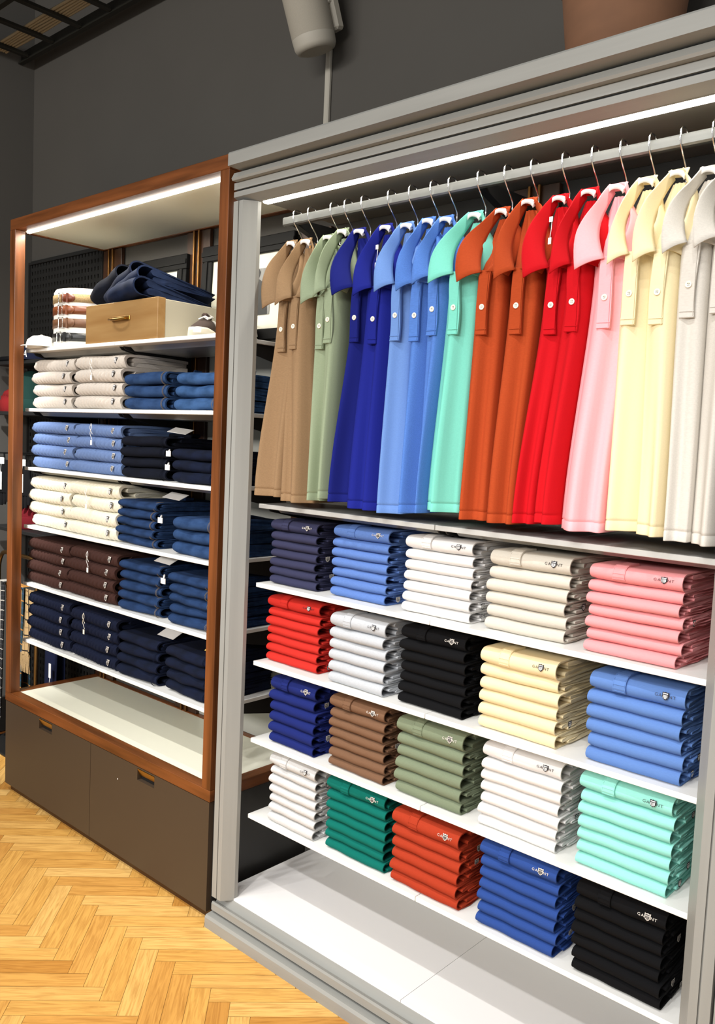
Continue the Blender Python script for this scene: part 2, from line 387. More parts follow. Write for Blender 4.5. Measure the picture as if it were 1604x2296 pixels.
la = lamp('unit_led', 'AREA', (-0.92, 0.06, BZ - 0.056), 14, (1.0, 0.95, 0.84), (-0.92, 0.04, 0), shape='RECTANGLE', size=1.3, size_y=0.016)
# base cabinet
b = MB()
b.box(BX0, BX1, 0.0, PW, 0.381, 0.4203, 0.0015)
bp('base_rail', b, M['oak_x'])
for x in (BX0, BX1 - 0.045):
    b = MB(); b.box(x, x + 0.045, PW + 0.0003, YW - 0.006, 0.381, 0.4203, 0.001); bp('base_side_rail', b, M['oak_y'])
b = MB(); b.box(BX0 + 0.0455, BX1 - 0.0455, YW - 0.03, YW - 0.006, 0.381, 0.4203, 0.001); bp('base_back_rail', b, M['oak_x'])
b = MB(); b.box(BX0 + 0.0455, BX1 - 0.0455, PW + 0.0005, YW - 0.031, 0.395, 0.4175); bp('top_panel', b, M['cream_panel'])
b = MB(); b.box(-0.985, -0.18, YW - 0.0045, YW - 0.0005, 0.4205, 1.93); bp('back_panel', b, M['lit_wall_tone'])  # brightness of the lit wall put into a pale sheet
b = MB(); b.box(BX0 + 0.004, BX1 - 0.002, 0.022, YW - 0.008, 0.004, 0.3795); bp('carcass', b, M['cab_side'])
b = MB(); b.box(BX0 + 0.02, BX1 - 0.004, 0.022, YW - 0.02, ZF, 0.004); bp('toe_kick', b, M['kick'])
xm = -0.914
for (x0, x1, hx) in ((BX0 + 0.003, xm - 0.0012, (-1.322, -1.216)), (xm + 0.0012, BX1 - 0.004, (-0.594, -0.488))):
    b = MB(); h0, h1 = hx
    zc0, zc1, zh0, zh1 = 0.002, 0.379, 0.330, 0.3735
    # drawer front with a finger cut-out
    for (a0, a1, c0, c1) in ((x0, h0, zc0, zc1), (h1, x1, zc0, zc1), (h0, h1, zc0, zh0), (h0, h1, zh1, zc1)):
        b.box(a0, a1, 0.002, 0.0215, c0, c1)
    d = bp('drawer_front', b, M['cab_dark'])
    b = MB(); b.box(h0 + .0005, h1 - .0005, 0.019, 0.0214, zh0, zh1); o = b.build('recess', M['black'], d)
    b = MB(); b.prism([(0.0005, zh1 - 0.001), (0.003, zh1 - 0.001), (0.012, zh0 + 0.018), (0.0095, zh0 + 0.018)], h0 + .0008, h1 - .0008); o = b.build('brass_pull', M['brass'], d)
b = MB(); b.box(-0.722, -0.719, 0.0008, 0.0018, 0.292, 0.297); bp('scuff_mark', b, M['paper'])

# ---------------------------------------------------------------- slotted uprights on the wall
def upright(x, z0, z1, label):
    u = thing('shelf_upright', label, 'upright', (x, YW - 0.0052, z0), group=None)
    h = z1 - z0
    b = MB(); b.box(-0.075, 0.075, -0.018, 0, 0, h, 0.002); b.build('backing_board', M['walnut'], u)
    for s in (-0.016, 0.016):
        b = MB(); b.box(s - 0.004, s + 0.004, -0.03, -0.0183, 0.0, h, 0.001); b.build('slotted_rail', M['brass_rail'], u)
    b = MB()
    for k in range(int(h / 0.09)): b.box(-0.009, 0.009, -0.0195, -0.0184, 0.03 + k * 0.09, 0.075 + k * 0.09)
    b.build('slots', M['black'], u)
upright(-1.545, 0.42, 2.422, 'brown wall upright with brass rails at left back of oak unit')
upright(-0.905, 0.42, 2.422, 'brown wall upright with brass rails behind the jeans on oak unit')
upright(-0.225, 0.42, 2.342, 'brown wall upright with brass rails behind leftmost hanging polos')
upright(0.66, 0.335, 2.342, 'brown wall upright behind middle of the grey cabinet')

# ---------------------------------------------------------------- shelves
def shelf(x0, x1, z, label, group, m=None):
    s = thing('wall_shelf', label, 'shelf', ((x0 + x1) / 2, SH_Y, z), group=group)
    w = (x1 - x0) / 2 - 0.0012; d = YW - 0.006 - SH_Y
    b = MB(); b.box(-w, w, 0, d - 0.032, -0.014, 0, 0.0012); b.build('board', m or M['white'], s)
    b = MB(); b.prism([(0.05, -0.0145), (d - 0.05, -0.0145), (d - 0.06, -0.03), (0.07, -0.03)], -w + 0.03, w - 0.03); b.build('underside_tray', M['alu'], s)
    for sx in (-1, 1):
        b = MB(); x = sx * (w - 0.012)
        b.prism([(0.03, -0.0145), (d - 0.03, -0.0145), (d - 0.03, -0.085), (d - 0.05, -0.085), (0.04, -0.026)], x - 0.002, x + 0.002); b.build('bracket', M['black'], s)
    return s
TN = ['lowest', 'second lowest', 'third lowest', 'third highest', 'second highest', 'topmost']
for k in range(6):
    shelf(-1.632, -0.927, T_Z[k], f'left white board of the {TN[k]} shelf in the oak unit', 'white shelves in the oak unit')
    shelf(-0.927, -0.300, T_Z[k], f'right white board of the {TN[k]} shelf in the oak unit', 'white shelves in the oak unit')
SN = ['lowest', 'second lowest', 'third lowest', 'second highest', 'topmost']
for k in range(5):
    shelf(-0.070, 0.632, S_Z[k], f'left white board of the {SN[k]} shelf in the grey cabinet', 'white shelves in the grey cabinet', M['shaded_satin'] if k == 4 else None)
    shelf(0.632, 1.40, S_Z[k], f'right white board of the {SN[k]} shelf in the grey cabinet', 'white shelves in the grey cabinet', M['shaded_satin'] if k == 4 else None)

# ---------------------------------------------------------------- folded garments
def wrap_profile(d, th, t, lip=0.0):
    """closed (y,z) loop: a sheet folded round the front edge"""
    r = th / 2; out = []; inn = []
    out.append((d, 0.0)); out.append((d * 0.5, 0.0)); out.append((r * 1.6, 0.0))
    for k in range(11):
        a = -PI / 2 - PI * k / 10
        out.append((r * 1.15 + r * 1.15 * cos(a), r + r * sin(a)))
    out.append((d * 0.35, th)); out.append((d * 0.7, th * 0.97)); out.append((d, th * 0.92))
    ri = r - t
    inn.append((d, th * 0.92 - t)); inn.append((d * 0.7, th * 0.97 - t)); inn.append((d * 0.35, th - t))
    for k in range(11):
        a = PI / 2 + PI * k / 10
        inn.append((r * 1.15 + (r * 1.15 - t) * cos(a), r + ri * sin(a)))
    inn.append((r * 1.6, t)); inn.append((d * 0.5, t)); inn.append((d, t))
    return out + inn

def folded_meshes(w, d, th, t, seed, n=14, cable=0.0, sag=0.0015, layers=3, taper=0.0):
    rnd = random.Random(seed)
    ph = [rnd.uniform(0, 6.28) for _ in range(6)]
    b = MB(); loops = []
    prof = wrap_profile(d, th, t); nout = len(prof) // 2
    skew = rnd.uniform(-0.004, 0.004) if not cable else rnd.uniform(-0.008, 0.008)
    tl = rnd.uniform(0.95, 1.02); tr = rnd.uniform(0.97, 1.06)
    for i in range(n + 1):
        u = i / n; x = u * w
        endr = 1.0
        if u < 0.06: endr = 0.86 + 0.14 * math.sqrt(u / 0.06)
        lp = []
        for j, (y, z) in enumerate(prof):
            hz = (tl + (tr - tl) * u)
            zz = th / 2 + (z - th / 2) * endr * (1 + (hz - 1) * 0.6)
            yy = y + skew * u + sag * sin(3.1 * u * 2 + ph[0]) + sag * .6 * sin(11 * u + ph[1])
            if y < th * 2:
                yy += 0.0015 * sin(17 * u + ph[2]) * 0.5
            zz += sag * 0.6 * sin(5 * u + ph[3] + y * 9)
            if cable and j < nout:
                cy = (0.55 + 0.45 * sin(2 * PI * z / th + ph[4])) 
                kk = cable * (abs(sin(PI * (x / 0.026 + 0.32 * sin(PI * z / th * 1.5)))) ** 0.7 - 0.25 * abs(sin(2 * PI * x / 0.026)))
                wgt = max(0.0, min(1.0, 1.4 - y / (th * 1.2)))
                yy -= kk * wgt; zz += (kk * 0.6) * (1 if z > th * .5 else -0.4) * (1 - wgt * 0.5)
            if j < nout and z < 0.0015: zz = max(zz, 0.0003)
            if taper: zz *= 1 - taper * max(0.0, y / d - 0.12)
            lp.append((x, yy, max(zz, 0.0002)))
        loops.append(lp)
    b.loft(loops)
    out = b.mesh('folded_body')
    # inner folded layers (sleeves and back panel) seen at the right end
    b = MB(); hh = (th - 2 * t) / layers
    for l in range(layers):
        z0 = t + l * hh + 0.0004; z1 = t + (l + 1) * hh - 0.0004
        y0 = rnd.uniform(0.020, 0.075) if layers > 1 else 0.03
        x1 = w * rnd.uniform(0.985, 1.02); x0 = 0.012
        lps = []; m = 8
        for i in range(m + 1):
            x = x0 + (x1 - x0) * i / m
            lp = []
            hz = (z1 - z0) / 2; zc = (z0 + z1) / 2
            amp = 0.0
            ys = [y0 + (d * 0.99 - y0) * q for q in (0.12, 0.3, 0.5, 0.7, 0.9, 1.0)]
            top = [(y, zc + hz) for y in ys]; bot = [(y, zc - hz) for y in ys[::-1]]
            nose = [(y0 + hz + hz * cos(PI / 2 + PI * q / 6), zc + hz * sin(PI / 2 + PI * q / 6)) for q in range(7)]
            xx = x if i < m else x
            for (y, z) in top[::-1] + nose + bot[::-1]:
                wob = 0.25 * hz * sin(y * 34 + ph[5] + l * 2)
                ex = 0.004 * sin(y * 40 + l * 2.2 + ph[1]) if i == m else 0
                lp.append((xx + ex, y, (z + wob * 0.5) * (1 - taper * max(0.0, y / d - 0.12))))
            lps.append(lp)
        b.loft(lps)
    inner = b.mesh('inner_fold')
    return out, inner

# crest lettering from the built-in font
def text_mesh(body):
    cu = bpy.data.curves.new('lettering', 'FONT'); cu.body = body; cu.size = 1.0; cu.space_character = 1.25; cu.resolution_u = 3
    o = bpy.data.objects.new('lettering_tmp', cu); COL.objects.link(o)
    dg = bpy.context.evaluated_depsgraph_get(); dg.update()
    me = bpy.data.meshes.new_from_object(o.evaluated_get(dg))
    V = [v.co.copy() for v in me.vertices]; F = [tuple(p.vertices) for p in me.polygons]
    bpy.data.objects.remove(o); bpy.data.curves.remove(cu); bpy.data.meshes.remove(me)
    return V, F
TXT = {c: text_mesh(c) for c in 'GANT'}
LETTER_A = TXT['A']

def crest_shapes():
    """flat crest in (s,t) units of metres, centre 0: list of (verts, faces, slot)"""
    out = []
    hgt = 0.0085
    for ch, cx in (('G', -0.0265), ('A', -0.0150), ('N', 0.0150), ('T', 0.0260)):
        V, F = TXT[ch]
        xs = [v.x for v in V]; ys = [v.y for v in V]
        k = hgt / (max(ys) - min(ys)); mx = (max(xs) + min(xs)) / 2; my = (max(ys) + min(ys)) / 2
        out.append(([((v.x - mx) * k * 1.1 + cx, (v.y - my) * k) for v in V], F, 0))
    def shield(s, dz):
        return [(-0.0095 * s, 0.011 * s), (-0.004 * s, 0.0095 * s), (0, 0.0115 * s), (0.004 * s, 0.0095 * s), (0.0095 * s, 0.011 * s), (0.0095 * s, -0.002 * s), (0.006 * s, -0.008 * s), (0, -0.0125 * s), (-0.006 * s, -0.008 * s), (-0.0095 * s, -0.002 * s)]
    out.append((shield(1.0, 0), [tuple(range(10))[::-1]], 0))
    for k in (-0.0054, -0.0018, 0.0018, 0.0054):
        lo = -0.009 + abs(k) * 0.75
        out.append(([(k - 0.0010, lo), (k + 0.0010, lo), (k + 0.0010, 0.003), (k - 0.0010, 0.003)], [(0, 1, 2, 3)], 1))
    out.append(([(-0.007, 0.0052), (0.007, 0.0052), (0.007, 0.0074), (-0.007, 0.0074)], [(0, 1, 2, 3)], 1))
    return out
CREST = crest_shapes()

def arc_map(th, s, t, lift):
    """point on the folded front: s = arc length from the fold's middle (up positive), centred radius"""
    r = th / 2; a = PI - s / (r * 1.08)
    ry = r * 1.15
    if s > r * 1.08 * PI / 2:
        e = s - r * 1.08 * PI / 2
        return (ry + e, th + lift)
    if s < -r * 1.08 * PI / 2:
        return (ry, -lift)
    return (ry + (ry + lift) * cos(a), r + (r + lift) * sin(a))

def crest_mesh(th, s0, cx, scale=1.0):
    b = MB()
    for V, F, sl in CREST:
        lift = 0.0014 if sl == 0 else 0.0021
        vv = []
        for (x, z) in V:
            y, zz = arc_map(th, s0 + z * scale, 0, lift + 0.0012)
            vv.append((cx + x * scale, y, zz))
        b.add(vv, F, False, sl)
    return b.mesh('crest', [M['crest_dark'], M['crest_light']])

def placket_mesh(th, x0, x1, s0, s1):
    b = MB(); loops = []
    n = 12
    for i in range(n + 1):
        s = s0 + (s1 - s0) * i / n
        yo, zo = arc_map(th, s, 0, 0.0042); yi, zi = arc_map(th, s, 0, -0.001)
        loops.append([(x0, yi, zi), (x1, yi, zi), (x1, yo, zo), (x0, yo, zo)])
    b.loft(loops, smooth=False)
    # box stitch seam at the lower end
    def seam(pts):
        b.tube(pts, 0.0007, 5)
    def P(x, s): 
        y, z = arc_map(th, s, 0, 0.0045); return (x, y, z)
    sa, sb = s0 + 0.003, s0 + 0.016
    seam([P(x0 + .002, sa), P(x1 - .002, sa)]); seam([P(x0 + .002, sb), P(x1 - .002, sb)])
    for x in (x0 + .002, x1 - .002): seam([P(x, sa + (s1 - sa) * k / 8) for k in range(9)])
    return b.mesh('placket')

PW_, PD_ = 0.215, 0.30
POLO = [folded_meshes(PW_, PD_, 0.0315, 0.0034, s, sag=0.0009) for s in range(7)]
TH_TOP = 0.043
POLO_TOP = [folded_meshes(PW_, PD_, TH_TOP, 0.0036, 40 + s, sag=0.0014, layers=3) for s in range(4)]
PLACKET = placket_mesh(TH_TOP, PW_ * 0.26, PW_ * 0.40, -0.012, 0.085)
CRESTM = crest_mesh(TH_TOP, 0.004, PW_ * 0.81, 0.74)
SIDE_CREST = MB()
for V, F, sl in CREST[4:]:
    SIDE_CREST.add([(0.0012 if sl == 0 else 0.0016, x, z * .8) for x, z in V], F, False, sl)
SIDE_CREST = SIDE_CREST.mesh('side_crest', [M['crest_dark'], M['crest_light']])

# name, colour word, hex, heather, x0, width, y front, height, count, crest silver?
ORD = ['topmost', 'second', 'third', 'fourth', 'fifth', 'sixth', 'seventh']
STACKS = {
 3: [('navy', '#33344d', .05, -0.037, .204, .105, .209, 7, 1), ('denim blue', '#5876b2', .10, .228, .215, .118, .216, 7, 1),
     ('white', '#d9d7d5', .02, .511, .223, .110, .217, 7, 0), ('oatmeal beige', '#c8c1b4', .05, .787, .225, .110, .210, 6, 0),
     ('pink', '#e39698', .04, 1.069, .221, .100, .209, 7, 0)],
 2: [('red', '#bd2c24', .04, -0.050, .232, .115, .217, 7, 0), ('light grey', '#b4b7bb', .08, .255, .213, .092, .215, 6, 0),
     ('black', '#0c0c0e', .05, .519, .216, .100, .222, 7, 1), ('pale yellow', '#e4d3aa', .04, .787, .219, .098, .214, 6, 0),
     ('sky blue', '#5d7fba', .05, 1.089, .222, .100, .215, 6, 0)],
 1: [('royal blue', '#1a2564', .06, -0.004, .200, .098, .220, 6, 1), ('brown', '#72543f', .07, .264, .214, .096, .222, 7, 1),
     ('olive green', '#757f67', .06, .523, .222, .100, .219, 6, 1), ('white', '#d9d7d5', .02, .807, .224, .098, .222, 7, 0),
     ('mint', '#92d8cb', .05, 1.084, .219, .096, .226, 7, 0)],
 0: [('grey marl', '#c4c4c3', .10, .011, .206, .093, .226, 7, 0), ('emerald green', '#08655a', .05, .268, .228, .096, .226, 7, 1),
     ('rust orange', '#a2371f', .05, .531, .226, .090, .214, 6, 1), ('cobalt blue', '#2b4788', .05, .823, .222, .093, .226, 7, 1),
     ('black', '#0c0c0e', .05, 1.092, .213, .090, .222, 7, 1)]}
SHN = {3: 'second highest', 2: 'third lowest', 1: 'second lowest', 0: 'lowest'}
srnd = random.Random(11)
def small_stack_label(c, k, n, row): 
    return f'{ORD[k]} {c} folded polo from the top of its stack, {SHN[row]} grey cabinet shelf'
for row, lst in STACKS.items():
    for (cn, hx, he, x0, w, yf, H, n, sil) in lst:
        m = fabric(cn.replace(' ', '_'), hx, he)
        f_top = 1.36
        per = H / (n - 1 + f_top)
        z = S_Z[row] + 0.0005
        for k in range(n):
            idx = n - 1 - k
            top = (k == n - 1)
            th = per * (f_top if top else 1.0)
            jx = srnd.uniform(-0.004, 0.004); jy = srnd.uniform(-0.003, 0.004)
            lab = small_stack_label(cn, idx, n, row)
            if top: lab = f'topmost {cn} folded polo with crest and placket, {SHN[row]} grey cabinet shelf'
            root = thing('folded_polo', lab, 'polo shirt', (x0 + jx * (0.5 if top else 1) , yf + jy, z), (0, 0, srnd.uniform(-0.012, 0.012)), f'{cn} folded polos on the {SHN[row]} shelf')
            wv = w * srnd.uniform(0.985, 1.01)
            root.scale = (wv / PW_, 1.0, th / (TH_TOP if top else 0.0315) * 0.985)
            body, inner = (srnd.choice(POLO_TOP) if top else srnd.choice(POLO))
            inst('body', body, [m], root); inst('inner_fold', inner, [m], root)
            if top:
                inst('placket', PLACKET, [m], root)
                inst('crest', CRESTM, [M['crest_light'], M['crest_dark']] if sil else [M['crest_dark'], M['paper']], root)
            elif srnd.random() < 0.4:
                inst('sleeve_crest', SIDE_CREST, [M['crest_light'], M['crest_dark']] if sil else [M['crest_dark'], M['paper']], root, (PW_ * 1.021, srnd.uniform(0.05, 0.12), 0.016))
            z += th

# ---------------------------------------------------------------- sweaters and jeans in the oak unit
KW, KD, KT = 0.33, 0.30, 0.05
KNIT = [folded_meshes(KW, KD, KT, 0.0075, 70 + s, n=110, cable=0.0075, sag=0.003, layers=2) for s in range(3)]
KCREST = crest_mesh(KT, 0.002, KW * 0.90, 0.001)
b = MB()
for V, F, sl in CREST[4:]:
    vv = []
    for (x, z) in V:
        y, zz = arc_map(KT, 0.003 + z * 0.9, 0, 0.0088 + (0 if sl == 0 else .0008)); vv.append((KW * 0.86 + x * 0.9, y, zz))
    b.add(vv, F, False, sl)
KCREST = b.mesh('crest', [M['crest_dark'], M['crest_light']])
JW, JD, JT = 0.255, 0.31, 0.045
JEAN = [folded_meshes(JW, JD, JT, 0.0062, 90 + s, n=18, sag=0.004, layers=2) for s in range(4)]
def denim(name, hx, hx2):
    return mat('denim_' + name, hx, 0.9, noise=(13, 0, (1, 2.2, 2.2)), hex2=hx2, bump=(700, 0.35, (1, 1, 1)), spec=0.15)
D_MID = denim('mid_blue', '#2d476f', '#1d3355'); D_DARK = denim('indigo', '#233a60', '#172a48'); D_NAVY = denim('navy_rinse', '#10182e', '#0b1120')
D_FAN = denim('dark_rinse', '#14203a', '#0c1529'); D_LIGHT = denim('washed_blue', '#3d5e8c', '#274368'); D_BLACK = denim('blue_black', '#0d111e', '#090c15')
SWEATERS = {4: ('oatmeal', '#c9c0b5', 0), 3: ('heather blue', '#667ca6', 1), 2: ('cream', '#e2dcc8', 0), 1: ('chocolate brown', '#3d2722', 1), 0: ('navy', '#10162a', 1)}
SWX = {4: ((-1.600, .325, 4, .210), (-1.243, .345, 4, .213)), 3: ((-1.600, .350, 4, .200), (-1.236, .335, 4, .196)), 2: ((-1.603, .340, 4, .216), (-1.262, .345, 4, .218)),
       1: ((-1.618, .345, 4, .200), (-1.265, .350, 4, .205)), 0: ((-1.609, .345, 4, .213), (-1.240, .340, 4, .205))}
TSN = {4: 'second highest', 3: 'third highest', 2: 'third lowest', 1: 'second lowest', 0: 'lowest'}
for row, (cn, hx, sil) in SWEATERS.items():
    m = fabric('knit_' + cn.replace(' ', '_'), hx, 0.08, 260)
    for side, (x0, w, n, H) in zip(('left', 'right'), SWX[row]):
        per = H / n; z = T_Z[row] + 0.0008
        for k in range(n):
            idx = n - 1 - k
            root = thing('folded_sweater', f'{ORD[idx]} {cn} cable knit sweater from top of {side} stack, {TSN[row]} oak unit shelf', 'sweater',
                         (x0 + srnd.uniform(-.006, .008), 0.098 + srnd.uniform(-.006, .006), z), (0, 0, srnd.uniform(-.015, .015)), f'{cn} folded sweaters in the {side} stack')
            root.scale = (w / KW, 1, per / KT * 0.97)
            body, inner = srnd.choice(KNIT)
            inst('body', body, [m], root); inst('inner_fold', inner, [m], root)
            inst('crest', KCREST, [M['crest_light'], M['crest_dark']] if sil else [M['crest_dark'], M['paper']], root)
            z += per
# a looped tie hanging from the top sweaters
def bow(x, z, mt, lab):
    b = MB(); y = 0.085
    b.tube([(x + 0.012 * sin(k * 0.9), y - 0.004 - 0.004 * sin(k * .8), z - 0.008 * k) for k in range(9)], 0.0011, 6)
    b.tube([(x - 0.010 * sin(k * 0.7), y - 0.003, z - 0.007 * k) for k in range(7)], 0.0011, 6)
    b.box(x + 0.004, x + 0.016, y - 0.0085, y - 0.0075, z - 0.085, z - 0.066)
    tag(b.build('swing_tag', mt), lab, 'swing tag', 'swing tags on the sweaters')
for row, xx in ((4, -1.10), (3, -1.09), (2, -1.12), (1, -1.10), (0, -1.12)):
    bow(xx, T_Z[row] + 0.20, M['paper'] if row != 0 else M['rubber'], f'corded swing tag on the right {SWEATERS[row][0]} sweater stack')

# trouser stacks
JST = {4: ((-0.878, .262, 3, .140, D_MID), (-0.556, .235, 3, .135, D_LIGHT)), 3: ((-0.893, .272, 4, .160, D_BLACK), (-0.562, .235, 3, .122, D_NAVY)),
       2: ((-0.912, .252, 5, .172, D_DARK), (-0.545, .225, 3, .138, D_MID)), 1: ((-0.890, .258, 5, .192, D_DARK), (-0.566, .240, 5, .186, D_DARK)),
       0: ((-0.882, .262, 4, .168, D_NAVY), (-0.571, .240, 4, .168, D_NAVY))}
JN = {D_MID: 'mid blue', D_LIGHT: 'washed blue', D_BLACK: 'blue black', D_NAVY: 'navy', D_DARK: 'indigo'}
b = MB()
for xo in (JW - 0.014, JW - 0.019):
    pts = []
    for k in range(13):
        y, zz = arc_map(JT, -0.03 + 0.085 * k / 12, 0, 0.0022); pts.append((xo, y, zz))
    b.tube(pts, 0.0008, 4)
JSTITCH = b.mesh('stitching')
M['stitch'] = mat('tan_stitching', '#75695a', 0.8)
def waistband(root, m):
    b = MB()
    pts = [(0.05 + 0.17 * k / 8, 0.20 + 0.03 * sin(k * .5), JT + 0.004 + 0.004 * sin(k)) for k in range(9)]
    lo = []
    for (x, y, z) in pts: lo.append([(x, y - .018, z - .003), (x, y + .018, z - .003), (x, y + .02, z + .010), (x, y - .016, z + .012)])
    b.loft(lo); b.build('waistband', m, root)
for row, lst in JST.items():
    for side, (x0, w, n, H, m) in zip(('left', 'right'), lst):
        per = H / n; z = T_Z[row] + 0.0008
        for k in range(n):
            idx = n - 1 - k
            root = thing('folded_jeans', f'{ORD[idx]} {JN[m]} jeans from top of {side} jeans stack, {TSN[row]} oak unit shelf', 'jeans',
                         (x0 + srnd.uniform(-.008, .006), 0.096 + srnd.uniform(-.008, .006), z), (0, 0, srnd.uniform(-.03, .03)), f'{JN[m]} folded jeans in the {side} stack')
            root.scale = (w / JW, 1, per / JT * 0.97)
            body, inner = srnd.choice(JEAN)
            inst('body', body, [m], root); inst('inner_fold', inner, [m], root)
            inst('stitching', JSTITCH, [M['stitch'] if m not in (D_BLACK, D_NAVY) else m], root)
            if k == n - 1: waistband(root, m)
            z += per
# paper labels lying on the top jeans
def card(x, y, z, rx, rz, mt, lab):
    b = MB(); b.box(-0.04, 0.04, -0.03, 0.03, 0, 0.0012)
    o = b.build('paper_label', mt); o.location = (x, y, z); o.rotation_euler = (rx, 0.1, rz)
    tag(o, lab, 'label', 'paper labels on the jeans')
card(-0.66, 0.20, T_Z[3] + 0.185, 0.3, 0.4, M['paper'], 'white paper label on the blue black jeans stack')
card(-0.68, 0.20, T_Z[2] + 0.195, 0.3, 0.3, M['paper'], 'white paper label on the indigo jeans above the brown sweaters')
card(-0.68, 0.17, T_Z[1] + 0.212, 0.35, 0.2, M['paper'], 'white paper label on the left indigo jeans beside brown sweaters')
card(-0.66, 0.18, T_Z[0] + 0.188, 0.35, 0.2, M['paper'], 'white paper label on the left navy jeans stack, lowest shelf')
card(-0.36, 0.17, T_Z[0] + 0.188, 0.35, 0.2, M['yellow_paper'], 'yellow paper label on the right navy jeans stack, lowest shelf')

for (x, z, w) in ((-0.628, T_Z[3] + 0.105, 'blue black jeans, third highest shelf'), (-0.632, T_Z[3] + 0.055, 'lower blue black jeans, third highest shelf'), (-0.668, T_Z[2] + 0.115, 'indigo jeans, third lowest shelf'), (-0.640, T_Z[1] + 0.150, 'indigo jeans, second lowest shelf')):
    b = MB(); b.tube([(x, 0.13, z + 0.012), (x + 0.012, 0.12, z + 0.004), (x + 0.022, 0.108, z)], 0.004, 6); b.box(x + 0.014, x + 0.042, 0.104, 0.106, z - 0.014, z + 0.006)
    tag(b.build('security_tag', M['paper']), 'white security tag sticking out of the ' + w, 'tag')

# ---------------------------------------------------------------- rail with hanging polos
t = thing('clothes_rail', 'flat brushed steel hanging rail across the top of the grey cabinet', 'rail', (0.66, 0.15, 2.264))
b = MB(); b.box(-0.735, 1.0, -0.011, 0.011, 0, 0.027, 0.004); b.build('bar', M['alu_rail'], t)
for x in (-0.70, 0.0):
    b = MB(); b.prism([(0.0115, 0.004), (0.0115, 0.022), (0.26, 0.03), (0.281, 0.03), (0.281, -0.07), (0.26, -0.07)], x - 0.012, x + 0.012); b.build('bracket', M['black'], t)

# name, colour words, hex, heather, apex x, apex z, placket x, button z, hem left, hem right, hem z
HANG = [('tan', '#8f7355', .12, -0.012, 2.205, .031, 1.924, -.078, .050, 1.412), ('tan', '#8f7355', .12, .052, 2.203, .086, 1.930, .054, .166, 1.402),
 ('sage green', '#8a967b', .06, .148, 2.203, .190, 1.926, .168, .206, 1.413), ('sage green', '#8a967b', .06, .205, 2.213, .231, 1.941, .200, .256, 1.423),
 ('royal navy', '#141b68', .05, .272, 2.205, .338, 1.939, .259, .327, 1.418), ('royal navy', '#18207a', .05, .372, 2.203, .406, 1.931, .330, .445, 1.404),
 ('light blue', '#6486c0', .06, .448, 2.198, .484, 1.936, .447, .516, 1.401), ('denim blue', '#4f77bf', .14, .522, 2.200, .548, 1.932, .517, .575, 1.408),
 ('denim blue', '#4f77bf', .14, .582, 2.196, .606, 1.944, .577, .606, 1.412), ('mint', '#72c4b2', .05, .674, 2.194, .679, 1.942, .607, .703, 1.421),
 ('rust orange', '#a6421e', .10, .755, 2.192, .761, 1.938, .706, .791, 1.409), ('rust orange', '#a6421e', .10, .831, 2.203, .856, 1.935, .793, .874, 1.408),
 ('red', '#bb0f19', .04, .916, 2.198, .948, 1.930, .877, .929, 1.414), ('red', '#bb0f19', .04, .992, 2.201, 1.003, 1.933, .931, .993, 1.419),
 ('pink', '#f4aab0', .04, 1.062, 2.200, 1.086, 1.935, .996, 1.103, 1.411), ('pale yellow', '#e8d9b0', .04, 1.130, 2.203, 1.142, 1.939, 1.112, 1.185, 1.422),
 ('pale yellow', '#e8d39c', .04, 1.200, 2.207, 1.204, 1.937, 1.187, 1.251, 1.418), ('oatmeal', '#cdc8bf', .07, 1.268, 2.202, 1.267, 1.948, 1.253, 1.302, 1.412),
 ('oatmeal', '#cdc8bf', .07, 1.328, 2.207, 1.330, 1.953, 1.304, 1.366, 1.410)]

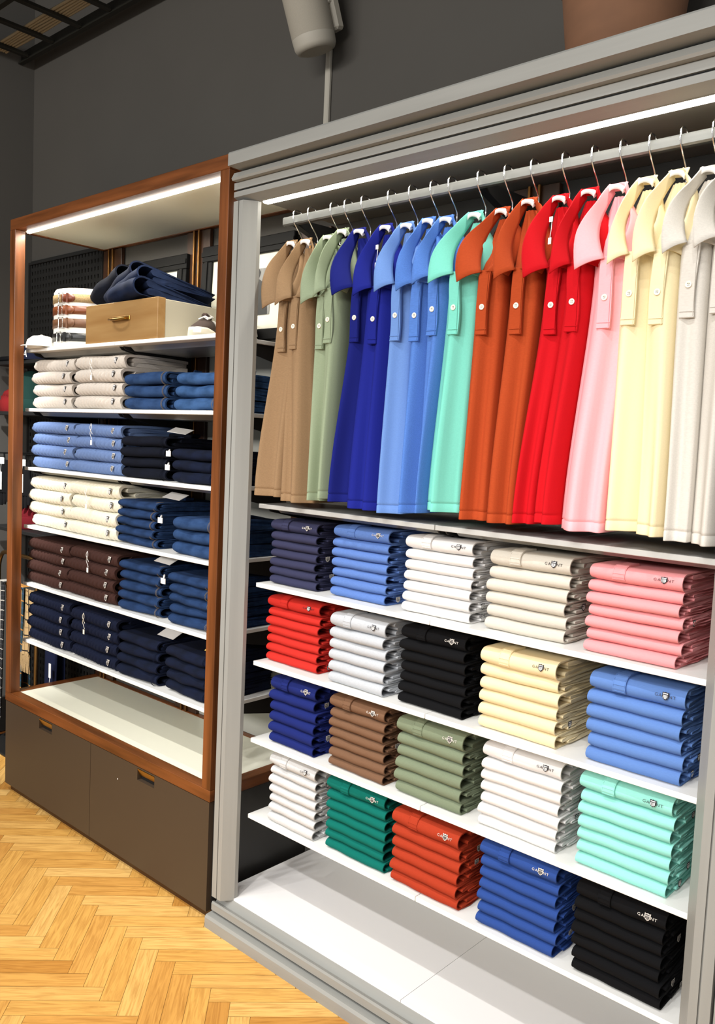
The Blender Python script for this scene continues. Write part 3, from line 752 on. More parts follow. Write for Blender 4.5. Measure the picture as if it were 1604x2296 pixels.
def smooth(a): a = max(0, min(1, a)); return a * a * (3 - 2 * a)
def hanging_polo(i, cn, hx, he, ax, az, px, bz, hl, hr, hz, lab):
    rnd = random.Random(300 + i)
    m = fabric('pique_' + cn.replace(' ', '_') + hx[1:4], hx, he, 380, stretch=(0.3, 1, 1) if he < .08 else (0.2, 1, 1.5))
    AY = 0.125
    root = thing('hanging_polo', lab, 'polo shirt', (ax, AY, az), group=f'{cn} hanging polos')
    def R(p): return (p[0] - ax, p[1] - AY, p[2] - az)
    ztop = bz + 0.085                    # where the placket meets the collar
    yf0 = 0.050 + rnd.uniform(-.004, .006)
    wtop = max(0.038, min(0.056, (hr - hl) * .62))
    ph = rnd.uniform(0, 6.28); ph2 = rnd.uniform(0, 6.28); nf = 1 if (hr - hl) < 0.075 else 1.5
    # ---- body
    NX = 15
    def section(z):
        if z <= ztop:
            f = smooth((ztop - z) / (ztop - hz)); f1 = (ztop - z) / (ztop - hz)
            xl = (px - wtop * .85) * (1 - f) + hl * f; xr = (px + wtop * .80) * (1 - f) + hr * f
            yf = yf0 + 0.012 * (1 - f1); yb = 0.19 + 0.08 * f; amp = (0.0045 + 0.0115 * f)
            pts = []
            for k in range(NX + 1):
                u = k / NX; x = xl + (xr - xl) * u
                edge = 0.026 * (abs(2 * u - 1) ** 2.6)
                wav = amp * sin(2 * PI * nf * u + ph) + amp * .22 * sin(2 * PI * (nf * 1.9) * u + ph2 + f1 * 1.5)
                # soft gathers falling from the placket end
                wav += 0.0025 * (1 - f) * sin(9 * u + ph2)
                pts.append((x, yf + edge + wav, z))
            w = xr - xl
            back = [(xr + 0.0, yf + 0.05, z), (xr - w * .03, yf + (yb - yf) * .6, z), (xr - w * .12, yb, z), (xl + w * .5, yb + 0.012, z), (xl + w * .12, yb, z), (xl + w * .03, yf + (yb - yf) * .6, z), (xl, yf + 0.05, z)]
            return pts + back
        # gathered inside of the neck, leaning back to the hanger
        f = (z - ztop) / (az - 0.022 - ztop)
        hw = 0.034 * (1 - f) + 0.013 * f + 0.019 * sin(PI * min(1, f)); cx = px * (1 - f) + ax * f
        yf = (yf0 + 0.020) * (1 - f) + (AY + 0.006) * f + 0.012 * sin(PI * min(1, f)); yb = 0.19 * (1 - f) + (AY + 0.04) * f
        pts = []
        for k in range(NX + 1):
            u = k / NX
            pts.append((cx - hw + 2 * hw * u, yf + 0.5 * hw * (2 * u - 1) ** 2 + 0.0046 * sin(2 * PI * 3.2 * u + ph) * (1 - .5 * f), z))
        back = [(cx + hw, yf + .012, z), (cx + hw, yf + (yb - yf) * .6, z), (cx + hw * .8, yb, z), (cx, yb, z), (cx - hw * .8, yb, z), (cx - hw, yf + (yb - yf) * .6, z), (cx - hw, yf + .012, z)]
        return pts + back
    zs = [hz, hz + 0.002, hz + 0.020, hz + 0.0215, hz + 0.023, hz + 0.0245] + [hz + 0.03 + (ztop - 0.01 - hz - 0.03) * k / 20 for k in range(21)] + [ztop - 0.004, ztop + 0.012] + [ztop + 0.02 + (az - 0.024 - ztop - 0.02) * k / 9 for k in range(10)]
    loops = []
    for j, z in enumerate(zs):
        s = section(z)
        if j in (3, 4):   # hem stitching groove
            s = [(x, y + 0.0022, zz) for x, y, zz in s]
        loops.append([R(p) for p in s])
    inside = []
    for dz in (0.0, 0.03):
        s = section(hz); cx = (hl + hr) / 2; inside.append([R((cx + (x - cx) * .94, y + (0.0035 if y < .1 else -0.0035), hz + dz)) for x, y, z in s])
    b = MB(); b.loft(inside[::-1] + loops, cap0=True, cap1=True); b.build('body', m, root)
    # ---- placket with box stitch
    pw = 0.0155; zb = bz - 0.068
    def PF(x, z, lift):
        s = section(min(z, ztop - 0.002)); best = min(s[:NX + 1], key=lambda q: abs(q[0] - x))
        return (x, best[1] - lift, z)
    b = MB(); lp = []; n = 14
    lean = 0.004 * rnd.uniform(-1, 1)
    def yat(z):
        s = section(min(z, ztop - 0.002)); ys = [q[1] for q in s[:NX + 1] if abs(q[0] - px) < pw + 0.006]
        return (min(ys) if ys else yf0) - 0.0028
    for k in range(n + 1):
        z = zb + (ztop + 0.006 - zb) * k / n; g = k / n
        bulge = -0.006 * sin(PI * g) * g
        xs = px + lean * sin(g * 5)
        y = yat(z) + bulge
        lp.append([R((xs - pw, y, z)), R((xs + pw, y + .001, z)), R((xs + pw, y + 0.007, z)), R((xs - pw, y + 0.007, z))])
    b.loft(lp, smooth=False)
    def PT(xo, z): return R((px + xo, yat(z) - 0.0006 - 0.006 * sin(PI * (z - zb) / (ztop - zb)) * (z - zb) / (ztop - zb), z))
    for z in (zb + 0.0015, zb + 0.013): b.tube([PT(-pw, z), PT(pw, z)], 0.0008, 5)
    b.tube([PT(pw - .0025, zb + (ztop - zb) * k / 8) for k in range(9)], 0.0006, 5)
    pl = b.build('placket', m, root)
    # ---- button
    b = MB(); gb = (bz - zb) / (ztop + 0.006 - zb)
    yb_ = yat(bz) - 0.006 * sin(PI * gb) * gb - 0.001
    c = R((px, yb_, bz)); prof = [(0.0002, 0.0), (0.0040, 0.0002), (0.0052, 0.0012), (0.0068, 0.0010), (0.0074, 0.0), (0.0070, -0.0016)]
    loops = [[(c[0] + r * cos(2 * PI * k / 18), c[1] - h, c[2] + r * sin(2 * PI * k / 18)) for k in range(18)] for r, h in prof]
    b.loft(loops, cap0=True, cap1=True)
    for dx, dz in ((-.0015, 0.0015), (.0015, .0015), (-.0015, -.0015), (.0015, -.0015)):
        b.box(c[0] + dx - .0007, c[0] + dx + .0007, c[1] - 0.0008, c[1] - 0.0001, c[2] + dz - .0007, c[2] + dz + .0007, mi=1)
    b.build('button', [M['button'], M['thread']], pl)
    # ---- collar: two broad leaves hanging from the back of the neck
    p1 = rnd.uniform(0, 6.28); fl = rnd.uniform(0.95, 1.1) * (1.25 if i in (0, 1, 4, 9, 10, 12, 14) else 1.0); fr = rnd.uniform(0.8, 1.05)
    zc = ztop - 0.012
    def leaf(sg, fk):
        def fn(u, v):
            # u from apex (0) to front tip (1); v from neck edge (0) to free edge (1)
            wv = sin(PI * u)
            cx = ax * (1 - u) + px * u
            xi = cx + sg * (0.012 - 0.006 * u + 0.026 * wv ** 0.9)
            yi = (AY + 0.014) * (1 - u) + (yf0 - 0.002) * u + 0.006 * wv
            zi = (az - 0.014) * (1 - u) + (zc + 0.012) * u
            xo = cx + sg * (0.016 + (0.038 * u ** 1.3 + 0.015 * wv + 0.010 * max(0.0, sin(PI * (u - .25) * 1.33))) * fk)
            yo = (AY - 0.004) * (1 - u) + ((yf0 - 0.022) if sg < 0 else yf0 + 0.030) * u + (-0.014 if sg < 0 else 0.034) * wv
            zo = (az + 0.004) * (1 - u) + (zc - 0.006 - 0.004 * (1 if sg < 0 else -2)) * u + 0.012 * wv
            xo += sg * 0.005 * sin(2.2 * PI * u + p1) * u
            xo += sg * (0.006 * sin(3.4 * PI * u + p1)) * (1 if sg > 0 else 0.4)
            arch = 4 * v * (1 - v)
            x = xi * (1 - v) + xo * v; y = yi * (1 - v) + yo * v - 0.007 * arch * (0.3 + 0.7 * wv) ; z = zi * (1 - v) + zo * v + 0.004 * arch
            y += 0.004 * sin(6 * u + p1 + 3 * v) * u * (1 - u) * 2
            return R((x, y, z))
        return fn
    gl = (px - HANG[i - 1][5]) if i else .08; gr = (HANG[i + 1][5] - px) if i + 1 < len(HANG) else .08
    fl *= min(1.0, gl / .072); fr *= min(1.0, gr / .075)
    for sg, fk, nm in ((-1, fl, 'left'), (1, fr, 'right')):
        b = MB(); b.grid(leaf(sg, fk), 16, 8); o = b.build('collar_leaf', m, root); solid(o, 0.0028)
    # back of the collar stand joining the leaves
    b = MB()
    def stand(u, v):
        a = PI * u; x = ax - 0.016 * cos(a) * (1 + v * .4); y = AY + 0.002 + 0.018 * sin(a) * (1 - v * .5); z = az - 0.012 + 0.016 * v + 0.004 * sin(a)
        return R((x, y, z))
    b.grid(stand, 10, 3); solid(b.build('collar_stand', m, root), 0.0028)
    return root

def pos_label(i):
    cn = HANG[i][0]; prev = HANG[i - 1][0] if i else None; nxt = HANG[i + 1][0] if i + 1 < len(HANG) else None
    if i == 0: return 'leftmost tan polo on the rail, next to the grey post'
    if i == len(HANG) - 1: return 'rightmost oatmeal polo on the rail, cut off by the picture edge'
    a = f'{cn} polo on the rail'
    same = [j for j in range(len(HANG)) if HANG[j][0] == cn]
    if len(same) == 1: return f'{a}, between {prev} and {nxt}'
    if prev != cn: return f'left one of the two {cn} polos on the rail, beside {prev}'
    return f'right one of the two {cn} polos on the rail, beside {nxt}'
for i, h in enumerate(HANG):
    hanging_polo(i, *h, pos_label(i))

def hanger(i, cn, ax, az, lab):
    AY = 0.125
    root = thing('clothes_hanger', lab, 'hanger', (ax, 0.15, 2.30), group='chrome hook hangers on the rail')
    dz = az - 2.30
    pts = [(0, 0.017, -0.016), (0, 0.018, 0.0), (0, 0.011, 0.0062), (0, 0.0, 0.0070), (0, -0.011, 0.0058), (0, -0.0175, -0.004), (0, -0.018, -0.020), (0, -0.013, -0.034), (0, 0.002, -0.050), (0, 0.018, -0.066), (0, 0.029, -0.080), (0, 0.031, dz - 0.016), (0, 0.012, dz - 0.026)]
    b = MB(); b.tube(pts, 0.0021, 8); b.build('hook', M['chrome'], root)
    b = MB()
    lp = []
    for k in range(9):
        a = PI * k / 8; x = -0.019 * cos(a); z = dz - 0.012 + 0.012 * sin(a); y = -0.028 - 0.006 * sin(a)
        lp.append([(x, y, z), (x, y + 0.018, z + 0.004), (x, y + 0.018, z + 0.0015), (x * .92, y + .001, z - 0.010)])
    b.loft(lp); b.build('neck_saddle', M['paper'], root)
for i, h in enumerate(HANG):
    hanger(i, h[0], h[3] - 0.004, h[4], pos_label(i).replace('polo', 'polo hanger', 1).replace('polo hangers', 'polo hangers') if False else 'chrome hanger hook above the ' + pos_label(i).split(',')[0].replace(' on the rail', '') + (', beside ' + pos_label(i).split('beside ')[1] if 'beside ' in pos_label(i) else ''))

def price_tag(x, y, z, lab):
    b = MB(); b.tube([(x, y, z), (x + .002, y - .004, z - .02), (x - .001, y - .004, z - .045)], 0.0007, 5)
    b.box(x - .005, x + .004, y - .004, y - .003, z - 0.004, z + 0.008); b.box(x - .004, x + .004, y - .0055, y - .0045, z - .055, z - .04)
    tag(b.build('price_tag', M['paper']), lab, 'price tag', 'price tags in the collars')
price_tag(0.935, 0.062, 2.125, 'white price tag inside the collar of the left red hanging polo')
price_tag(0.402, 0.062, 2.125, 'white price tag inside the collar of the right royal navy polo')

# ---------------------------------------------------------------- display on the topmost oak unit shelf
ZT = T_Z[5]
t = thing('drawer_box', 'pale oak display box with brass ring handle under folded jeans', 'box', (-0.895, 0.085, ZT + 0.0004))
b = MB(); b.box(-0.255, 0.235, 0.0, 0.034, 0, 0.150, 0.0015); b.build('front_panel', [M['light_oak']], t)
b = MB(); b.box(-0.25, 0.232, 0.0345, 0.30, 0, 0.147, 0.002); b.build('body', M['box_white'], t)
b = MB(); b.tube([(-0.055 + 0.11 * k / 8, -0.020 - 0.012 * sin(PI * k / 8), 0.082 - 0.004 * sin(PI * k / 8)) for k in range(9)], 0.0045, 8)
for x in (-0.05, 0.05): b.tube([(x, 0.0, 0.085), (x, -0.022, 0.083)], 0.005, 8)
b.box(-0.06, 0.06, -0.004, -0.0003, 0.078, 0.094, 0.001)
b.build('handle', M['brass'], t)

# belts round a white cylinder
BC = (-1.42, 0.262)
t = thing('belt_display', 'white drum wrapped with four belts beside the oak box', 'display stand', (BC[0], BC[1], ZT + 0.0004))
b = MB(); b.lathe([(0.146, 0), (0.150, 0.006), (0.150, 0.236), (0.143, 0.248), (0.02, 0.252)], 48); b.build('drum', M['canvas_white'], t)
def belt(zc, h, m, m2, buckle_a, lab, ring=M['chrome']):
    r0 = 0.1505
    o = thing('belt', lab, 'belt', (BC[0], BC[1], ZT + zc), group='belts on the white drum')
    b = MB(); n = 48
    lps = []
    for k in range(n + 1):
        a = 2 * PI * k / n
        lps.append([(r * cos(a), r * sin(a), z) for r, z in ((r0, -h / 2), (r0 + .0035, -h / 2), (r0 + .0035, h / 2), (r0, h / 2))])
    b.loft(lps, cap0=False, cap1=False); b.build('strap', m, o)
    a0 = buckle_a
    def C(a, z, r): return (r * cos(a), r * sin(a), z)
    b = MB(); b.tube([C(a0 - .10, -h * .62, r0 + .006), C(a0 + .08, -h * .62, r0 + .008), C(a0 + .08, h * .62, r0 + .008), C(a0 - .10, h * .62, r0 + .006)], 0.0022, 6, closed=True); b.build('buckle', ring, o)
    b = MB(); lps = []
    for k in range(9):
        a = a0 + .02 + 0.42 * k / 8; hh = h * .5 if k < 7 else h * (.42 if k == 7 else .18)
        lps.append([C(a, -hh, r0 + .0038), C(a, -hh, r0 + .0072), C(a, hh, r0 + .0072), C(a, hh, r0 + .0038)])
    b.loft(lps); b.build('tip', m2, o)
    b = MB(); lps = []
    for a in (a0 + .19, a0 + .245): lps.append([C(a, -h * .58, r0 + .004), C(a, -h * .58, r0 + .0095), C(a, h * .58, r0 + .0095), C(a, h * .58, r0 + .004)])
    b.loft(lps, smooth=False); b.build('keeper', m2, o)
belt(0.206, 0.034, M['weave'], M['lea_dark'], -1.38, 'topmost belt on the drum, braided beige with dark leather tip')
belt(0.157, 0.034, M['lea_tan'], M['lea_tan'], -1.40, 'tan leather belt, second from the top on the drum')
belt(0.103, 0.036, M['lea_brown'], M['lea_brown'], -1.38, 'brown suede belt, third from the top on the drum')
belt(0.045, 0.034, M['lea_black'], M['lea_black'], -1.45, 'black leather belt at the bottom of the white drum')

# white cap
t = thing('white_cap', 'white cap at the left end of the topmost oak unit shelf', 'cap', (-1.545, 0.105, ZT + 0.0005))
b = MB(); b.lathe([(0.064, 0), (0.065, 0.012), (0.058, 0.036), (0.038, 0.052), (0.006, 0.058)], 28); b.build('crown', M['canvas_white'], t)
b = MB()
def bill(u, v):
    a = -PI / 2 + (u - .5) * 1.9; r = 0.060 + v * 0.055 * cos((u - .5) * 1.9)
    return (r * cos(a + .9), r * sin(a + .9) * 1.0, 0.010 - 0.006 * v)
b.grid(bill, 14, 4); solid(b.build('bill', M['canvas_white'], t), 0.003)
b = MB(); b.lathe([(0.001, 0.0035), (0.005, 0.003), (0.006, 0)], 10, (0, 0, 0.057)); b.build('top_button', M['canvas_white'], t)

# fanned jeans on the box
FJ = [folded_meshes(0.27, 0.32, 0.072, 0.0065, 130 + q, n=18, sag=0.005, layers=2, taper=0.8) for q in range(4)]
for i, (x, y, z, ry, rz, m, lab) in enumerate((
    (-1.262, 0.165, 0.180, -0.27, -0.16, D_BLACK, 'blue black jeans leaning at the left end of the fan on the oak box'),
    (-1.125, 0.145, 0.160, -0.33, -0.18, D_NAVY, 'navy jeans second from the left in the fan on the oak box'),
    (-1.045, 0.120, 0.152, -0.26, -0.20, D_FAN, 'indigo jeans third from the left in the fan on the oak box'),
    (-1.030, 0.098, 0.1515, -0.06, -0.22, D_FAN, 'indigo jeans lying at the right front of the fan on the oak box'))):
    root = thing('folded_jeans', lab, 'jeans', (x, y, ZT + z), (-0.10, ry, rz), 'fanned jeans on the oak box')
    body, inner = FJ[i]
    inst('body', body, [m], root); inst('inner_fold', inner, [m], root)

# sneakers
def sneaker(x, y, rz, lab):
    s = thing('sneaker', lab, 'shoe', (x, y, ZT + 0.0004), (0, 0, rz), 'brown sneakers on the topmost oak unit shelf')
    # shoe points along -Y, heel at y=+0.14, toe at y=-0.14
    st = [(0.140, 0.026, 0.004), (0.125, 0.034, 0.0), (0.08, 0.036, 0), (0.02, 0.036, 0), (-0.05, 0.044, 0), (-0.09, 0.044, 0), (-0.125, 0.034, 0.0), (-0.143, 0.014, 0.004)]
    def ring(y, w, z0, z1): 
        return [(w * cos(2 * PI * k / 16) * (1.0), y, z0 + (z1 - z0) * (0.5 + 0.5 * sin(2 * PI * k / 16))) for k in range(16)]
    b = MB(); loops = []
    for (yy, w, _) in st:
        rise = 0.012 if yy < -0.12 else 0
        loops.append([(sx * w, yy, z) for sx, z in ((-1, 0.002 + rise), (1, 0.002 + rise), (1.04, 0.012 + rise), (1.0, 0.028 + rise * .4), (-1.0, 0.028 + rise * .4), (-1.04, 0.012 + rise))])
    b.loft(loops); b.build('sole', M['rubber'], s)
    up = [(0.138, 0.020, 0.082), (0.11, 0.031, 0.088), (0.06, 0.033, 0.074), (0.01, 0.035, 0.082), (-0.03, 0.039, 0.076), (-0.07, 0.041, 0.060), (-0.105, 0.036, 0.048), (-0.128, 0.022, 0.038)]
    b = MB(); loops = []
    for (yy, w, h) in up:
        lp = []
        for k in range(13):
            a = PI * k / 12; lp.append((w * cos(a), yy, 0.027 + (h - 0.027) * sin(a) ** 0.75))
        loops.append(lp)
    b.loft(loops, closed=True, smooth=True); b.build('upper', M['suede'], s)
    b = MB(); b.box(-0.012, 0.012, -0.03, 0.05, 0.078, 0.098, 0.006); b.build('tongue', M['suede'], s)
    b = MB()
    for k in range(5):
        yy = -0.045 + k * 0.018; z = 0.076 + k * 0.004
        b.tube([(-0.017, yy, z - .004), (0, yy + .004, z + .004), (0.017, yy, z - .004)], 0.0028, 6)
        b.tube([(-0.017, yy, z - .004), (0.004, yy - .008, z + .005), (0.017, yy + .014, z)], 0.0024, 6)
    b.build('laces', M['paper'], s)
    b = MB()
    for sx in (-1, 1):
        for oy in (0.0, 0.022):
            pts = [(sx * 0.0385, 0.045 + oy - 0.02 * 0, 0.030), (sx * 0.0365, 0.03 + oy, 0.048), (sx * 0.030, 0.018 + oy, 0.066), (sx * 0.022, 0.012 + oy, 0.074)]
            b.tube(pts, 0.004, 6)
    b.build('side_stripes', M['paper'], s)
    b = MB(); b.grid(lambda u, v: ((u - .5) * 0.050 * (1 - .35 * v), -0.122 - 0.020 * v, 0.029 + 0.006 * (1 - v) * sin(PI * u)), 8, 4); solid(b.build('toe_bumper', M['rubber'], s), 0.006)
sneaker(-0.545, 0.215, 0.70, 'left brown suede sneaker with white stripes, fully visible beside the box')
sneaker(-0.425, 0.290, 0.70, 'right brown suede sneaker partly hidden behind the oak post')

# framed pictures leaning on the wall
def picture(x0, x1, z0, z1, y, fw, lab, art):
    p = thing('framed_picture', lab, 'picture', ((x0 + x1) / 2, y, z0), (-0.04, 0, 0))
    w = (x1 - x0) / 2; h = z1 - z0
    b = MB()
    for (a0, a1, c0, c1) in ((-w, w, 0, fw), (-w, w, h - fw, h), (-w, -w + fw, fw, h - fw), (w - fw, w, fw, h - fw)):
        b.box(a0, a1, -0.016, 0.006, c0, c1, 0.003); 
        b.box(a0 + (fw * .35 if a1 - a0 < .2 else 0), a1 - (fw * .35 if a1 - a0 < .2 else 0), -0.02, -0.016, c0 + (fw * .35 if c1 - c0 < .2 else 0), c1 - (fw * .35 if c1 - c0 < .2 else 0))
    b.build('frame', M['pic_frame'], p)
    b = MB(); b.box(-w + fw, w - fw, -0.004, 0.0, fw, h - fw); b.build('mount', M['pic_mat'], p)
    iw = w - fw - 0.06; i0 = fw + 0.055; i1 = h - fw - 0.055
    b = MB(); b.box(-iw, iw, -0.006, -0.0045, i0, i1); pr = b.build('print', M['pic_grey'] if art else M['pic_dark'], p)
    if art:   # dark standing figure in the photograph
        b = MB(); cx = iw * .45
        b.add([(cx - .07, -.0068, i0), (cx + .07, -.0068, i0), (cx + .062, -.0068, i0 + .10), (cx + .03, -.0068, i0 + .125), (cx + .012, -.0068, i0 + .135), (cx + .022, -.0068, i0 + .16), (cx, -.0068, i0 + .185), (cx - .022, -.0068, i0 + .16), (cx - .012, -.0068, i0 + .135), (cx - .03, -.0068, i0 + .125), (cx - .062, -.0068, i0 + .10)], [tuple(range(11))])
        b.build('printed_figure', M['pic_dark'], p)
picture(-1.50, -0.955, ZT + 0.0035, 2.335, YW - 0.042, 0.062, 'black framed picture leaning on the wall behind the fanned jeans', False)
picture(-0.85, -0.315, ZT + 0.0035, 2.345, YW - 0.042, 0.062, 'black framed photograph leaning on the wall behind the leftmost hanging polos', True)

# ---------------------------------------------------------------- accessory wall left of the oak unit
t = thing('perforated_panel', 'black perforated steel wall panel left of the oak unit', 'panel', (-1.98, YW - 0.012, 0.2))
b = MB(); nx, nz = 24, 62; x0, x1 = -0.35, 0.345; h = 2.245
# sheet with slots: build ribs and bars so the slots are real openings
px_ = (x1 - x0) / nx; pz_ = h / nz
for i in range(nx + 1):
    x = x0 + i * px_; b.box(x - px_ * .31, x + px_ * .31, -0.002, 0.0, 0, h)
for j in range(nz + 1):
    z = j * pz_; b.box(x0, x1, -0.0018, -0.0002, z - pz_ * .25, z + pz_ * .25)
b.build('sheet', M['perf'], t)
b = MB(); b.box(x0 - .01, x0, -0.012, 0.006, 0, h); b.box(x1, x1 + .008, -0.012, 0.006, 0, h); b.box(x0, x1, -0.012, 0.006, h - 0.012, h); b.build('edge_frame', M['perf'], t)

def dark_shelf(z, lab):
    b = MB(); b.box(-2.30, -1.66, 0.24, YW - 0.03, z - 0.018, z, 0.002)
    o = b.build('accessory_shelf', M['black']); tag(o, lab, 'shelf', 'dark shelves on the perforated panel')
dark_shelf(1.915, 'highest dark shelf on the perforated panel, holding the navy cap')
dark_shelf(1.668, 'middle dark shelf on the perforated panel, holding the beanies')
dark_shelf(1.090, 'lowest dark shelf on the perforated panel, holding the maroon beanie')
NAVYF = fabric('cap_navy', '#181d33', .05); GREENF = fabric('beanie_green', '#17342f', .1); REDF = fabric('beanie_red', '#7a1c1e', .1); MARF = fabric('beanie_maroon', '#5b1018', .1); BLKF = fabric('glove_black', '#0e0e10', .1)
t = thing('baseball_cap', 'navy cap with a white letter on the highest dark shelf', 'cap', (-2.04, 0.345, 1.9155))
b = MB(); b.lathe([(0.085, 0), (0.087, 0.02), (0.078, 0.055), (0.05, 0.078), (0.008, 0.085)], 24); b.build('crown', NAVYF, t)
b = MB(); b.grid(lambda u, v: ((0.08 + v * 0.065 * cos((u - .5) * 1.9)) * cos(-PI / 2 + .35 + (u - .5) * 1.9), (0.08 + v * 0.065 * cos((u - .5) * 1.9)) * sin(-PI / 2 + .35 + (u - .5) * 1.9), 0.012 - 0.008 * v), 12, 4); solid(b.build('bill', NAVYF, t), 0.003)
b = MB(); V, F = LETTER_A
vv = []
for v in V:
    a = -PI / 2 + .35 + (v.x - .35) * 0.42; z = 0.016 + v.y * 0.05; r = 0.0885 - max(0, z - .03) * .25
    vv.append((r * cos(a), r * sin(a), z))
b.add(vv, F); b.build('letter', M['paper'], t)
def beanie(x, y, z, m, r, h, lab):
    t = thing('beanie', lab, 'hat', (x, y, z), group='knitted beanies on the dark shelves')
    b = MB(); n = 40; loops = []
    for (rr, zz) in ((r * .98, .05), (r, .08), (r * .96, h * .62), (r * .75, h * .85), (r * .4, h * .97), (r * .06, h)):
        loops.append([((rr + .002 * cos(k * PI)) * cos(2 * PI * k / n), (rr + .002 * cos(k * PI)) * .8 * sin(2 * PI * k / n), zz) for k in range(n)])
    b.loft(loops); b.build('crown', m, t)
    b = MB(); loops = []
    for (rr, zz) in ((r * 1.0, 0), (r * 1.06, .004), (r * 1.07, .055), (r * 1.0, .062)):
        loops.append([((rr + .003 * cos(k * PI)) * cos(2 * PI * k / n), (rr + .003 * cos(k * PI)) * .8 * sin(2 * PI * k / n), zz) for k in range(n)])
    b.loft(loops); b.build('cuff', m, t)
beanie(-2.075, 0.335, 1.6685, GREENF, 0.088, 0.205, 'dark green knitted beanie on the middle dark shelf')
beanie(-2.262, 0.335, 1.6685, REDF, 0.075, 0.12, 'red knitted beanie on the middle dark shelf, behind the oak post')
beanie(-2.07, 0.335, 1.0905, MARF, 0.09, 0.135, 'maroon knitted beanie on the lowest dark shelf')
t = thing('folded_scarf', 'dark folded scarf on the highest dark shelf left of the navy cap', 'scarf', (-2.235, 0.34, 1.9155))
b = MB(); b.box(-0.08, 0.08, -0.07, 0.07, 0, 0.03, 0.012); b.build('body', BLKF, t)

# gloves hanging from prong hooks
def glove(x, y, z, rz, lab):
    g = thing('glove', lab, 'glove', (x, y, z), (0, 0, rz), 'black gloves on prong hooks')
    b = MB(); loops = []
    for (zz, w, d) in ((0, .036, .014), (-.04, .038, .016), (-.06, .033, .015), (-.10, .042, .017), (-.15, .046, .018), (-.165, .044, .016)):
        loops.append([(w * cos(2 * PI * k / 16), d * sin(2 * PI * k / 16), zz) for k in range(16)])
    b.loft(loops)
    for k, (fx, L) in enumerate(((-.033, .062), (-.011, .075), (.011, .07), (.033, .055))):
        b.tube([(fx, 0, -.155), (fx * 1.1, -.004, -.155 - L * .5), (fx * 1.15, -.008, -.155 - L)], [.012, .0115, .008], 10)
    b.tube([(.036, 0, -.09), (.062, -.006, -.13), (.072, -.01, -.165)], [.015, .013, .009], 10)
    b.build('hand', BLKF, g)
    b = MB(); b.box(-.022, .022, -.019, -.017, -.02, .012); b.tube([(0, -.019, -.02), (-.004, -.02, -.06)], .0012, 5); b.box(-.016, .008, -.022, -.0205, -.15, -.06); b.build('tag', M['paper'], g)
    b = MB(); b.tube([(0, 0.0, 0.0), (0, -.002, 0.03), (0, 0.0, 0.038)], 0.004, 6); b.build('hang_loop', BLKF, g)
for x, lab in ((-2.225, 'black glove hanging left of the oak post'), (-2.0, 'black glove with white tag hanging between the oak post and blue sweaters')):
    b = MB(); b.tube([(x, YW - 0.012, 1.460), (x, 0.24, 1.460), (x, 0.23, 1.468)], 0.004, 8); b.box(x - .015, x + .015, YW - .016, YW - .0125, 1.44, 1.48); tag(b.build('prong_hook', M['black']), 'prong hook carrying the ' + lab.replace(' hanging', ''), 'hook', 'prong hooks on the perforated panel')
    glove(x, 0.27, 1.425, 0.15, lab)

# scarf stand with scarves
t = thing('scarf_stand', 'rounded brass tube stand carrying scarves left of the oak unit', 'stand', (-2.055, 0.26, ZF))
H = 0.99; pts = [(-0.20, 0, 0)] + [(-0.20, 0, H - .1)] + [(-0.20 + .07 * (1 - cos(PI / 2 * k / 5)), 0, H - .1 + .1 * sin(PI / 2 * k / 5)) for k in range(1, 6)] + [(0.13 + .07 * sin(PI / 2 * k / 5), 0, H - .1 + .1 * cos(PI / 2 * k / 5)) for k in range(6)] + [(0.20, 0, 0)]
b = MB(); b.tube(pts, 0.0105, 10); b.build('hoop', M['brass_dark'], t)
b = MB(); b.box(-0.22, 0.22, -0.09, 0.09, 0, 0.012, 0.003); b.build('foot', M['black'], t)
b = MB(); b.tube([(-0.20, 0, 0.83), (0.20, 0, 0.83)], 0.007, 8); b.build('crossbar', M['brass_dark'], t)
def plaid(name, base, s1, s2, sc):
    m = bpy.data.materials.new(name); m.use_nodes = True; nt = m.node_tree; bs = nt.nodes['Principled BSDF']; bs.inputs['Roughness'].default_value = .95
    tc = nt.nodes.new('ShaderNodeTexCoord'); sep = nt.nodes.new('ShaderNodeSeparateXYZ'); nt.links.new(tc.outputs['Object'], sep.inputs[0])
    def stripes(out, f, thr):
        mm = nt.nodes.new('ShaderNodeMath'); mm.operation = 'MULTIPLY'; mm.inputs[1].default_value = f; nt.links.new(out, mm.inputs[0])
        fr = nt.nodes.new('ShaderNodeMath'); fr.operation = 'FRACT'; nt.links.new(mm.outputs[0], fr.inputs[0])
        lt = nt.nodes.new('ShaderNodeMath'); lt.operation = 'LESS_THAN'; lt.inputs[1].default_value = thr; nt.links.new(fr.outputs[0], lt.inputs[0]); return lt.outputs[0]
    def mix(a, col, fac):
        x = nt.nodes.new('ShaderNodeMix'); x.data_type = 'RGBA'; nt.links.new(fac, x.inputs[0])
        if isinstance(a, tuple): x.inputs[6].default_value = a
        else: nt.links.new(a, x.inputs[6])
        x.inputs[7].default_value = col; return x.outputs[2]
    c = mix(lin(base), lin(s1), stripes(sep.outputs['X'], sc * 1.6, .22)); c = mix(c, lin(s1), stripes(sep.outputs['Z'], sc, .2)); c = mix(c, lin(s2), stripes(sep.outputs['Z'], sc * .5, .09)); c = mix(c, lin(s2), stripes(sep.outputs['X'], sc * .8, .09))
    nt.links.new(c, bs.inputs['Base Color']); return m
P_TART = plaid('tartan_wool', '#1b3438', '#243e5c', '#a4712e', 28); P_TAN = plaid('tan_glen_check', '#a58a60', '#8b7350', '#1e1812', 26); P_BW = plaid('black_white_stripe', '#17171a', '#2b2b2e', '#a8a49c', 40)
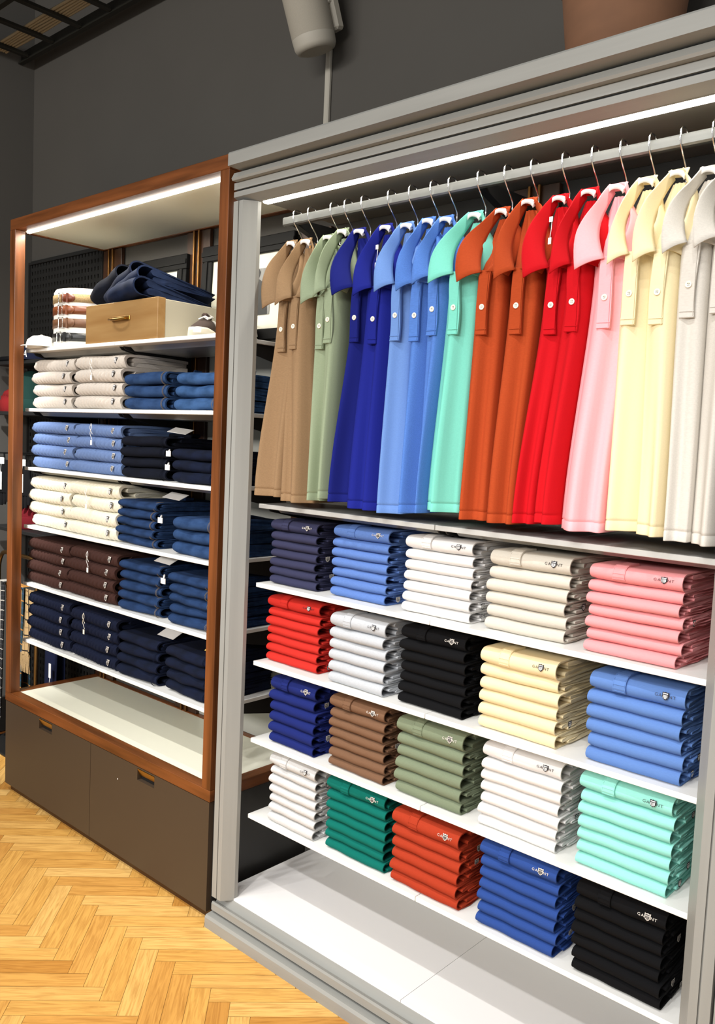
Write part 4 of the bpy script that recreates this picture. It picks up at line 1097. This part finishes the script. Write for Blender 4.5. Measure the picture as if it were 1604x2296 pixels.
def scarf(x, w, z0, z1, m, fringe, lab, y=0.26, lean=0.0):
    s = thing('scarf', lab, 'scarf', (x, y, z1))
    L = z1 - z0
    def side(sy, L):
        loops = []
        for k in range(13):
            f = k / 12; z = -L * f; ww = w / 2 * (0.9 + .15 * f)
            lp = []
            for j in range(9):
                u = j / 8; lp.append((-ww + 2 * ww * u + lean * f, sy * (0.016 + 0.010 * f) + 0.006 * sin(u * 9 + f * 2), z))
            for j in range(8, -1, -1):
                u = j / 8; lp.append((-ww + 2 * ww * u + lean * f, sy * (0.016 + .010 * f) + 0.006 * sin(u * 9 + f * 2) + 0.006, z))
            loops.append(lp)
        return loops
    b = MB(); f = side(-1, L); g = side(1, L * .9)
    b.loft(f); b.loft(g); b.box(-w * .45, w * .45, -0.018, 0.022, -0.012, 0.004, 0.004)
    b.build('cloth', m, s)
    if fringe:
        b = MB()
        for k in range(16):
            xx = -w * .5 + w * k / 15 + lean; b.tube([(xx, -0.024, -L + .004), (xx + .004 * sin(k * 2.1), -.026, -L - .045), (xx + .008 * sin(k * 1.3), -.024, -L - .09)], 0.0028, 5)
        b.build('fringe', M['weave'], s)
TX = -2.06
scarf(-2.190, 0.05, 0.10, 0.812, P_BW, False, 'black and white scarf hanging left of the oak post')
scarf(-2.035, 0.16, 0.15, 0.812, P_TART, False, 'dark green tartan scarf hanging on the brass stand')
scarf(-1.897, 0.085, 0.49, 0.812, P_TAN, True, 'tan checked scarf with fringe hanging beside the navy sweaters', 0.26, -0.02)
scarf(-1.79, 0.13, 0.10, 0.80, fabric('scarf_navy', '#141a33', .05), False, 'plain navy scarf hanging just left of the oak unit', 0.32)
b = MB(); b.tube([(-1.79, YW - 0.012, 0.792), (-1.79, 0.30, 0.792), (-1.79, 0.29, 0.806)], 0.004, 8); b.box(-1.805, -1.775, YW - .016, YW - .0125, 0.775, 0.815); tag(b.build('prong_hook', M['black']), 'prong hook carrying the plain navy scarf beside the oak unit', 'hook', 'prong hooks on the perforated panel')
b = MB(); b.box(-1.765, -1.745, 0.278, 0.2795, 0.40, 0.47); b.tube([(-1.755, 0.279, 0.40), (-1.76, 0.276, 0.33), (-1.752, 0.278, 0.27)], 0.0015, 5); tag(b.build('price_tag', M['paper']), 'white price tag hanging on the plain navy scarf', 'price tag')

# ---------------------------------------------------------------- wall speaker, its conduit, and the pot
t = thing('wall_speaker', 'pale rounded loudspeaker on a bracket high on the wall', 'speaker', (-0.17, 0.355, 2.90))
t.rotation_euler = (0.30, -0.10, 0)
b = MB(); b.lathe([(0.055, 0.0), (0.066, 0.004), (0.0715, 0.016), (0.0735, 0.045)], 36); b.build('base_cap', M['speaker'], t)
b = MB(); b.lathe([(0.0735, 0.0452), (0.077, 0.30), (0.074, 0.325)], 36); b.build('grille', M['speaker_mesh'], t)
b = MB(); b.lathe([(0.074, 0.3255), (0.070, 0.345), (0.05, 0.35)], 36); b.build('top_cap', M['speaker'], t)
b = MB(); b.box(0.03, 0.075, 0.045, 0.085, 0.05, 0.20, 0.008); b.box(0.038, 0.07, 0.03, 0.06, 0.13, 0.16, 0.004); b.build('bracket', M['speaker'], t)
b = MB(); b.box(-0.222, -0.198, YW - 0.016, YW, 2.448, 2.965, 0.004); tag(b.build('cable_conduit', M['speaker']), 'thin pale cable cover running down the wall below the loudspeaker', 'conduit')
t = thing('terracotta_pot', 'large terracotta pot standing on top of the grey cabinet', 'pot', (0.985, 0.255, 2.4455))
b = MB(); b.lathe([(0.10, 0.0), (0.118, 0.004), (0.137, 0.15), (0.150, 0.262), (0.149, 0.268)], 48); b.build('body', M['terracotta'], t)
b = MB(); b.lathe([(0.149, 0.2685), (0.164, 0.274), (0.172, 0.35), (0.169, 0.357), (0.15, 0.357), (0.146, 0.30), (0.10, 0.295)], 48); b.build('rim', M['terracotta'], t)
